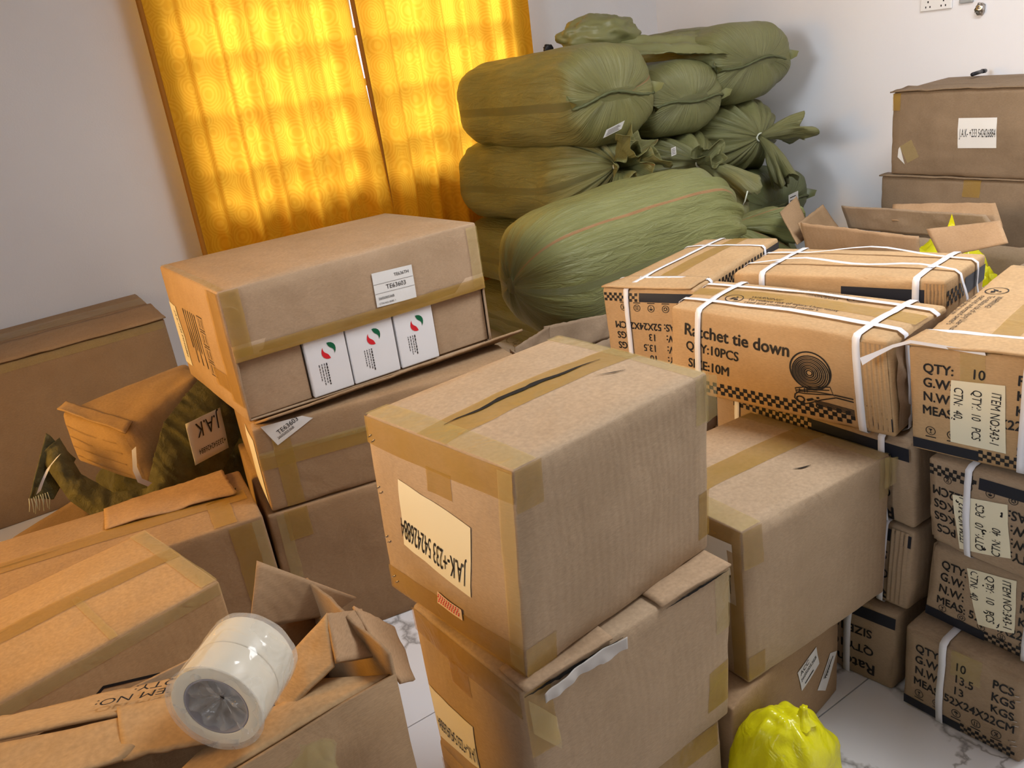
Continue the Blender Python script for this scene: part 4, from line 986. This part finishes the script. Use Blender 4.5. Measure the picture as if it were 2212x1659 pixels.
sheet('flap', [(1.365, 2.16, .45), (1.365, 1.98, .45), (1.345, 1.98, .50), (1.36, 2.17, .555)], CBK, NC, 14, 8, .012, 63, 't', .4)

# ---------------------------------------------------------------- green woven sacks
def sackmat(name, c1, c2, stripe=None):
    m, t, b = newmat(name); uv = N(t, 'ShaderNodeUVMap'); tc = N(t, 'ShaderNodeTexCoord')
    n1 = N(t, 'ShaderNodeTexNoise', Scale=4, Detail=5); t.links.new(tc.outputs['Object'], n1.inputs['Vector'])
    r = ramp(t, [(.3, (*c1, 1)), (.7, (*c2, 1))]); t.links.new(n1.outputs[0], r.inputs[0]); out = r.outputs[0]
    sp = N(t, 'ShaderNodeSeparateXYZ'); t.links.new(uv.outputs[0], sp.inputs[0])
    if stripe is not None:
        su = N(t, 'ShaderNodeMath', operation='SUBTRACT'); su.inputs[1].default_value = stripe; t.links.new(sp.outputs[1], su.inputs[0])
        ab = N(t, 'ShaderNodeMath', operation='ABSOLUTE'); t.links.new(su.outputs[0], ab.inputs[0])
        lt = N(t, 'ShaderNodeMath', operation='LESS_THAN'); lt.inputs[1].default_value = .0042; t.links.new(ab.outputs[0], lt.inputs[0])
        mf = N(t, 'ShaderNodeMath', operation='MULTIPLY'); mf.inputs[1].default_value = .5; t.links.new(lt.outputs[0], mf.inputs[0])
        mx = N(t, 'ShaderNodeMix', data_type='RGBA'); mx.inputs[7].default_value = (.40, .12, .06, 1)
        t.links.new(mf.outputs[0], mx.inputs[0]); t.links.new(out, mx.inputs[6]); out = mx.outputs[2]
    t.links.new(out, b.inputs['Base Color']); b.inputs['Roughness'].default_value = .42; b.inputs['Specular IOR Level'].default_value = .38
    mp = N(t, 'ShaderNodeMapping'); mp.inputs['Scale'].default_value = (260, 380, 1); t.links.new(uv.outputs[0], mp.inputs['Vector'])
    ck = N(t, 'ShaderNodeTexChecker', Scale=1); t.links.new(mp.outputs[0], ck.inputs['Vector'])
    mp3 = N(t, 'ShaderNodeMapping'); mp3.inputs['Scale'].default_value = (3, 26, 1); t.links.new(uv.outputs[0], mp3.inputs['Vector'])
    n3 = N(t, 'ShaderNodeTexNoise', Scale=3, Detail=6, Roughness=.6, Distortion=.8); t.links.new(mp3.outputs[0], n3.inputs['Vector'])
    b1 = N(t, 'ShaderNodeBump', Strength=.55, Distance=.025); t.links.new(n3.outputs[0], b1.inputs['Height'])
    b2 = N(t, 'ShaderNodeBump', Strength=.12, Distance=.0015); t.links.new(ck.outputs[1], b2.inputs['Height']); t.links.new(b1.outputs[0], b2.inputs['Normal'])
    t.links.new(b2.outputs[0], b.inputs['Normal'])
    return m
SK = sackmat('green_woven_sack', (.155, .155, .058), (.20, .198, .08))
SKL = sackmat('light_green_woven_sack', (.175, .18, .06), (.22, .225, .082), .115)
SKS = sackmat('green_sack_striped', (.155, .15, .05), (.20, .192, .07), .47)
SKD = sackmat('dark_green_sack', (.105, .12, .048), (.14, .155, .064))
SEAM = plain('green_seam', (.10, .11, .045), .6)
def sack(lab, p0, p1, w, h, seed, end0='sewn', end1='sewn', mat=None, ex=2.7, tail=None, group='green woven sacks piled in the corner', roll=0, wr=1.0, droop=0, name='woven_sack', neck=None):
    """p0 -> p1: the axis; 'end1' is the end towards the room. tail: (direction, length, flare) list for a tied end"""
    p0, p1 = Vector(p0), Vector(p1); ax = p1 - p0; L = ax.length; d = ax.normalized()
    side = d.cross(Vector((0, 0, 1))).normalized(); up = side.cross(d)
    if roll: side, up = side*math.cos(roll) + up*math.sin(roll), up*math.cos(roll) - side*math.sin(roll)
    base = (p0 + p1)/2 - Vector((0, 0, h/2))
    root = thing(name, lab, 'sack', tuple(base), group)
    nt, na = 72, 84; V, F, UV = [], [], []
    neckp = None
    def prof(t):
        sw = sh = 1; pl = 0
        for e, x in ((end0, t*L), (end1, (1-t)*L)):
            if e == 'sewn':
                k = min(1, x/.15); sw *= max(.02, 1-(1-k)**7)**(1/5); sh *= max(.004, 1-(1-k)**3.2)**(1/2.6)
            elif e == 'round':
                k = min(1, x/.24); q_ = max(.01, 1-(1-k)**2.6)**(1/2.2); sw *= q_; sh *= q_
            else:
                k = min(1, x/.26); q_ = .10 + .90*max(0, 1-(1-k)**2.3)**.62; sw *= q_; sh *= q_; pl = max(pl, (1-k)**.8)
        return sw, sh, pl
    no = neck if neck else (0, 0)
    for i in range(nt+1):
        t = i/nt; t = .5 - .5*math.cos(math.pi*t) if True else t
        sw, sh, pl = prof(t)
        kk = max(0, (t*L - (L-.30))/.30) if end1 == 'tied' else 0
        off = side*no[0]*kk**1.5 + up*no[1]*kk**1.5 - Vector((0, 0, droop*4*t*(1-t)))
        for j in range(na):
            a = 2*math.pi*j/na; ca, sa = math.cos(a), math.sin(a)
            X = math.copysign(abs(ca)**(2/ex), ca); Z = math.copysign(abs(sa)**(2/ex), sa)
            rad = side*X*w/2 + up*Z*h/2
            P = Vector((t*L*3, math.cos(a)*1.5, math.sin(a)*1.5)) + Vector((seed*5.3, seed, 0))
            g = .030*noise.noise(P*.9) + .014*noise.noise(P*2.3) * wr
            rdg = .5 - abs(noise.noise(Vector((t*L*2.2 + seed, a*5 + t*3, seed*2.0))))
            g += .007*wr*rdg + .004*wr*noise.noise(Vector((t*L*5, a*11, seed)))
            if pl: g += pl*(.050*math.sin(a*19 + 2.2*noise.noise(Vector((a*2, t*5, seed)))) + .03*math.sin(a*31 + seed))*min(1, 1.2 - pl*.3)
            s_ = 1 + g/ (.5*min(w, h)) * .55
            V.append(p0 + d*(t*L + (.012*noise.noise(P*1.7) if 0 < i < nt else 0)) + off + side*X*w/2*sw*s_ + up*Z*h/2*sh*s_)
            UV.append((t*L, j/na))
    for i in range(nt):
        for j in range(na): F.append((i*na+j, i*na+(j+1) % na, (i+1)*na+(j+1) % na, (i+1)*na+j))
    F.append(tuple(range(na))[::-1]); F.append(tuple(nt*na + j for j in range(na)))
    mk('body', V, F, mat or SK, root, uv=UV)
    for e, pp, sg in ((end0, p0, -1), (end1, p1, 1)):
        if e == 'sewn':
            pts = []
            for k in range(25):
                q_ = -1 + 2*k/24
                pts.append(pp + d*sg*(.006 - .03*abs(q_)**4) + side*q_*w*.485 + up*(.012*math.sin(q_*4+seed) - .02*q_*q_) )
            mk('seam', *tube(pts, lambda k: .006 + .002*math.sin(k*60), 6), SEAM, root)
            for q_ in (-1, 1):   # stitched corner ears
                c_ = pp + side*q_*w*.47 - d*sg*.03
                mk('corner_ear', *gridsheet([c_ - up*.03, c_ + d*sg*.045 + side*q_*.01 - up*.012, c_ + d*sg*.03 + side*q_*.045 + up*.01, c_ + up*.03 - d*sg*.02], 6, 6, .008, seed), mat or SK, root)
    if tail:
        npt = p1 + side*no[0] + up*no[1] if end1 == 'tied' else p1
        mk('tie_cord', *tube([npt + d*.004 + (side*math.cos(t)*w + up*math.sin(t)*h)*.052 for t in [6.2832*k/20 for k in range(20)]], .004, 6, True), CORDM, root)
        for ti, (td, tl, fl_) in enumerate(tail):
            td = Vector(td).normalized(); V, F, UV = [], [], []; n1, n2 = 22, 54
            s1 = td.cross(Vector((.3, .2, 1))).normalized(); s2 = s1.cross(td)
            for i in range(n1+1):
                k = i/n1; c_ = npt + d*.02*min(1, k*4) + td*tl*k + Vector((0, 0, -.25*tl*k*k))
                for j in range(n2):
                    a = 2*math.pi*j/n2
                    wv = 1 + k*(.38*math.sin(3*a + seed + ti) + .30*math.sin(5*a + 2.1*seed + 2*k) + .25*noise.noise(Vector((a*2.5, k*2, seed + ti))))
                    r_ = (.016 + fl_*k**.75)*max(.15, wv)
                    flat = .72 + .2*math.sin(seed + ti)
                    V.append(c_ + s1*math.cos(a)*r_ + s2*math.sin(a)*r_*flat + td*.02*k*math.sin(4*a + seed) + td*(.03*noise.noise(Vector((a*3, k*4, seed))))*k)
                    UV.append((k*tl, j/n2))
            for i in range(n1):
                for j in range(n2): F.append((i*n2+j, i*n2+(j+1) % n2, (i+1)*n2+(j+1) % n2, (i+1)*n2+j))
            thick(mk('gathered_mouth', V, F, mat or SK, root, uv=UV), .0015)
    return root
def sticker(root, c, ex_, ey, name='sticker'):
    c, ex_, ey = Vector(c), Vector(ex_), Vector(ey)
    o = mk(name, *gridsheet([c, c+ex_, c+ex_+ey, c+ey], 5, 5, .002, 3), PAPER, root)
    P = []
    for k in range(4):
        a = c + ex_*.12 + ey*(.2+.19*k); n_ = ex_.cross(ey).normalized()*.0016
        P.append(([a+n_, a+ex_*(.7-.1*(k % 2))+n_, a+ex_*(.7-.1*(k % 2))+ey*.06+n_, a+ey*.06+n_], [(0, 1, 2, 3)]))
    mk('lettering', *joinm(P), INKF, o, smooth=False); return o
# left column of the pile (axis runs from the window wall towards the room)
s1 = sack('big green sack on top of the pile next to the curtain', (2.43, 3.80, 1.19), (2.44, 2.80, 1.205), .47, .40, 1, 'round', 'sewn', SKS, 3.0)
s2 = sack('green sack with tied mouth, second down beside the curtain', (2.44, 3.91, .83), (2.46, 2.86, .85), .48, .39, 2, 'round', 'tied', SKS, 2.9, tail=[((.25, -.6, .75), .17, .085), ((-.2, -.7, .2), .14, .07)], neck=(0, .06))
s3 = sack('green sack third down at the curtain end of the pile', (2.46, 3.95, .48), (2.46, 2.86, .48), .50, .34, 3, 'round', 'sewn', SKS, 3.0)
s4 = sack('green sack on the floor under the left sack column', (2.50, 3.95, .155), (2.50, 2.86, .155), .52, .30, 4, 'sewn', 'sewn', SK, 3.2)
# middle column
s6 = sack('green sack wedged in the middle under the topmost sack', (2.93, 3.95, 1.12), (2.93, 2.86, 1.12), .45, .33, 5, 'round', 'sewn', SK, 2.9)
s10 = sack('green tied sack in the middle, half hidden by the big leaning sack', (2.93, 3.95, .79), (2.93, 2.84, .80), .46, .33, 6, 'round', 'tied', SK, 2.7, tail=[((.35, -.5, -.35), .24, .10), ((-.1, -.6, .6), .10, .05)], neck=(0, .04))
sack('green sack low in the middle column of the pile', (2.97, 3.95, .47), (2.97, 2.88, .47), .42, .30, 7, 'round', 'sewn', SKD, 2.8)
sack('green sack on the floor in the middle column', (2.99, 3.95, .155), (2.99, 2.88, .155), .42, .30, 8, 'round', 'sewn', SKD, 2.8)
# right column
s7 = sack('topmost green sack near the right wall with seamed end', (3.36, 3.95, 1.235), (3.37, 2.86, 1.235), .53, .35, 9, 'round', 'sewn', SK, 3.2)
s8 = sack('green sack tied with a big bow facing the room', (3.42, 3.95, .88), (3.37, 2.86, .885), .48, .35, 10, 'round', 'tied', SK, 2.7, tail=[((.75, -.35, .25), .20, .085), ((.10, -.45, -.75), .20, .075)])
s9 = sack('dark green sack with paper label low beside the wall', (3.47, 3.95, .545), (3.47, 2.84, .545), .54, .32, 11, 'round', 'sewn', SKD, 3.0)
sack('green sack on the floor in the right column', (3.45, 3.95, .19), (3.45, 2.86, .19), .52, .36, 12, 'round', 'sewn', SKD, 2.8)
# the topmost sack's crumpled mouth lying over the pile
mk('gathered_mouth', *lump((2.72, 3.22, 1.44), (.20, .14, .085), 60, 34, .04, 4, 4, None, 2.0, .02), SK, s7)
sheet('gathered_mouth', [(2.70, 3.0, 1.335), (3.16, 2.84, 1.285), (3.22, 3.08, 1.40), (2.74, 3.18, 1.43)], SK, s7, 40, 20, .012, 6, 'b', .3, .002, fold=lambda s_, t_: .012*math.sin(t_*16+s_*3)*(1-.5*s_))
cl = thing('clip', 'small black clip on top of the sack pile', 'clip', (2.49, 3.30, 1.43))
mk('clip_body', *lump((2.49, 3.30, 1.412), (.024, .012, .016), 16, 10, .01, 4, 2), BLACKP, cl)
# big sack lying in front of the pile
s5 = sack('biggest light green sack with red stripe lying before the pile', (1.57, 2.44, .665), (2.62, 2.40, .70), .44, .47, 13, 'round', 'tied', SKL, 2.5, tail=[((.85, -.25, -.02), .24, .105), ((.55, -.40, -.70), .24, .12)], name='woven_sack', group=None, neck=(0, -.06))
mk('cord', *tube([(2.64, 2.36, .70), (2.66, 2.34, .75), (2.665, 2.33, .79)], .003, 6), CORDM, s5)
sup = carton('shipping_carton', 'carton underneath the big light green sack', [(1.84,2.22,0),(2.5,2.22,0),(2.5,2.66,0),(1.84,2.66,0),(1.84,2.22,.435),(2.5,2.22,.435),(2.5,2.66,.435),(1.84,2.66,.43)], CBK, seed=70, n=4)
# stickers and torn marks
sticker(s1, (2.33, 2.785, 1.045), (.10, -.004, .022), (.012, -.012, .032))
sticker(s9, (3.50, 2.80, .50), (.075, 0, .008), (-.006, -.004, .085))
sticker(s10, (2.75, 2.83, .90), (.03, 0, .004), (0, 0, .035))

# ---------------------------------------------------------------- parcel in torn sacking
PC = thing('wrapped_parcel', 'brown parcel bursting out of torn green sacking with hand-written label', 'parcel', (.33, 2.8, 0))
pc = Carton([(.28, 2.57, .36), (.56, 2.70, .43), (.56, 2.90, .45), (.133, 2.77, .43), (.262, 2.62, .525), (.53, 2.73, .595), (.545, 2.93, .588), (.135, 2.81, .585)], bulge=.012, seed=33, wob=.010, r=.012, dent=.012); pc.root = PC
V, F = pc.body(10); mk('box', V, F, CBO, PC)
for k in range(4): mk('crease', *pc.stroke('L', [(.02, .03 + k*.032), (.10, .034 + k*.03), (.21, .026 + k*.033)], .0035, .002), CBD, PC)
sheet('box_flap', [(.128, 2.80, .60), (.268, 2.60, .53), (.30, 2.64, .545), (.16, 2.84, .60)], CBO, PC, 14, 8, .006, 34)
def ptop(p, d, t): return Vector((p.x, p.y, p.z))
BUR, bt_, bb_ = newmat('torn_burlap'); _tc = N(bt_, 'ShaderNodeTexCoord'); _n1 = N(bt_, 'ShaderNodeTexNoise', Scale=22, Detail=7, Roughness=.7); bt_.links.new(_tc.outputs['Object'], _n1.inputs['Vector'])
_rp = ramp(bt_, [(.3, (.075, .068, .026, 1)), (.7, (.15, .135, .055, 1))]); bt_.links.new(_n1.outputs[0], _rp.inputs[0]); bt_.links.new(_rp.outputs[0], bb_.inputs['Base Color']); bb_.inputs['Roughness'].default_value = .8
_n2 = N(bt_, 'ShaderNodeTexNoise', Scale=34, Detail=6, Roughness=.7, Distortion=1.0); bt_.links.new(_tc.outputs['Object'], _n2.inputs['Vector']); _b2 = N(bt_, 'ShaderNodeBump', Strength=.9, Distance=.012); bt_.links.new(_n2.outputs[0], _b2.inputs['Height']); bt_.links.new(_b2.outputs[0], bb_.inputs['Normal'])
mk('sacking', *lump((.43, 2.79, .22), (.25, .22, .22), 80, 40, .03, 5, 21, None, 3.0, .02), BUR, PC)
RIM = [(.108, 2.74, .531), (.124, 2.63, .443), (.183, 2.54, .391), (.27, 2.52, .377), (.312, 2.535, .458), (.371, 2.58, .536), (.456, 2.63, .577), (.53, 2.68, .606)]
OUT = [(.04, 2.7, .509), (.071, 2.56, .404), (.147, 2.48, .30), (.255, 2.46, .28), (.388, 2.50, .30), (.490, 2.535, .34), (.57, 2.57, .41), (.629, 2.62, .51)]
V, F = [], []; nu, nv = 110, 34
def pl(P, x):
    k = min(int(x), len(P)-2); f = x-k; f = f*f*(3-2*f)*.5 + f*.5; return Vector(P[k]).lerp(Vector(P[k+1]), f)
for j in range(nv+1):
    for i in range(nu+1):
        x = i/nu*(len(RIM)-1); t = j/nv; a_, b__ = pl(OUT, x), pl(RIM, x); p = a_.lerp(b__, t)
        wr_ = .5 - abs(noise.noise(Vector((x*2.4, t*1.3, 3)))) ; w2 = noise.noise(Vector((x*5, t*4, 8)))
        p += Vector((-.1, -1, .35)).normalized() * (.035*math.sin(math.pi*t) + .022*wr_ + .007*w2) 
        V.append(p)
V = ragged(V, nu, nv, 't', 2.2, 5)
for j in range(nv):
    for i in range(nu): F.append((j*(nu+1)+i, j*(nu+1)+i+1, (j+1)*(nu+1)+i+1, (j+1)*(nu+1)+i))
thick(mk('torn_sacking', V, F, BUR, PC), .003)
sheet('torn_sacking', [(-.024, 2.60, .426), (.033, 2.60, .404), (.125, 2.70, .463), (.077, 2.72, .564)], BUR, PC, 26, 26, .022, 23, 'b', 1.6, .003)
for k in range(9):
    x = -.022 + k*.006; mk('frayed_thread', *tube([(x, 2.60, .432), (x-.004+.002*(k % 3), 2.597, .412), (x-.010+.004*(k % 2), 2.595, .395 - .006*(k % 3))], .0012, 4), CORDM, PC)
o_ = Vector((.408, 2.475, .410)); ex_ = Vector((.118, .055, -.004)); ey_ = Vector((.010, .030, .122))
lb = mk('paper_label', *gridsheet([o_, o_+ex_, o_+ex_*1.02+ey_, o_+ey_], 8, 8, .003, 3), PAPER, PC); thick(lb, .001)
nrm = ex_.cross(ey_).normalized()*.004
for s_, u_, v_, sz in (('J.A.K', .90, .90, .046), ('+233542426884', .96, .30, .0165)):
    V, F = textmesh(s_, 'LEFT', 1, 0, .1)
    mk('lettering', [o_ + ex_*(u_ - x*sz*.85/.117) + ey_*(v_ - (y*sz*1.2)/.111) + nrm for x, y in V], F, INK, lb, smooth=False)
for q_, nm in (([(.005, 2.585, .445), (.022, 2.575, .475), (.05, 2.59, .505), (.085, 2.62, .52)], 1), ([(.275, 2.475, .40), (.252, 2.47, .425), (.250, 2.48, .46), (.268, 2.52, .505)], 2)):
    mk('strap', *ribbon(q_, [(.014, .003, .006)]*4), STRAP, PC)
fl = thing('cardboard_sheet', 'loose piece of cardboard between the wall carton and the torn-lid carton', 'cardboard', (.0, 2.95, 0))
sheet('sheet', [(-.25, 2.80, .12), (.13, 2.86, .20), (.12, 2.92, .262), (-.10, 2.90, .21)], CBD, fl, 14, 6, .004, 35)

# ---------------------------------------------------------------- fittings on the right wall
so = thing('wall_socket', 'white double socket on the right wall', 'socket', (X1, 2.34, 1.35))
o = mk('plate', *boxmesh((X1-.012, 2.267, 1.349), (X1, 2.413, 1.435)), WHITEP, so, smooth=False); bevel(o, .003)
for cy in (2.376, 2.304):
    for dy, dz, w in ((.010, .016, .0025), (-.010, .016, .0025), (0, .037, .003)):
        mk('pin_hole', *boxmesh((X1-.0128, cy+dy-w, 1.349+dz-.004), (X1-.0115, cy+dy+w, 1.349+dz+.004)), BLACKP, so, smooth=False)
sw = thing('junction_plate', 'small grey plate beside the wall socket', 'wall plate', (X1, 2.20, 1.36))
o = mk('plate', *boxmesh((X1-.014, 2.172, 1.362), (X1, 2.235, 1.425)), plain('grey_plastic', (.36, .37, .36), .4), sw, smooth=False); bevel(o, .008)
hk = thing('wall_bracket', 'small steel bracket stub right of the socket', 'bracket', (X1, 2.14, 1.33))
mk('stub', *lump((X1-.012, 2.137, 1.332), (.016, .018, .02), 20, 14, .012, 5, 3, None, 2.6), STEEL, hk)
mk('screw', *tube([(X1-.03, 2.135, 1.338), (X1-.01, 2.137, 1.334)], .005, 8), STEEL, hk)

for o in bpy.data.objects:
    if '_o' in o: del o['_o']
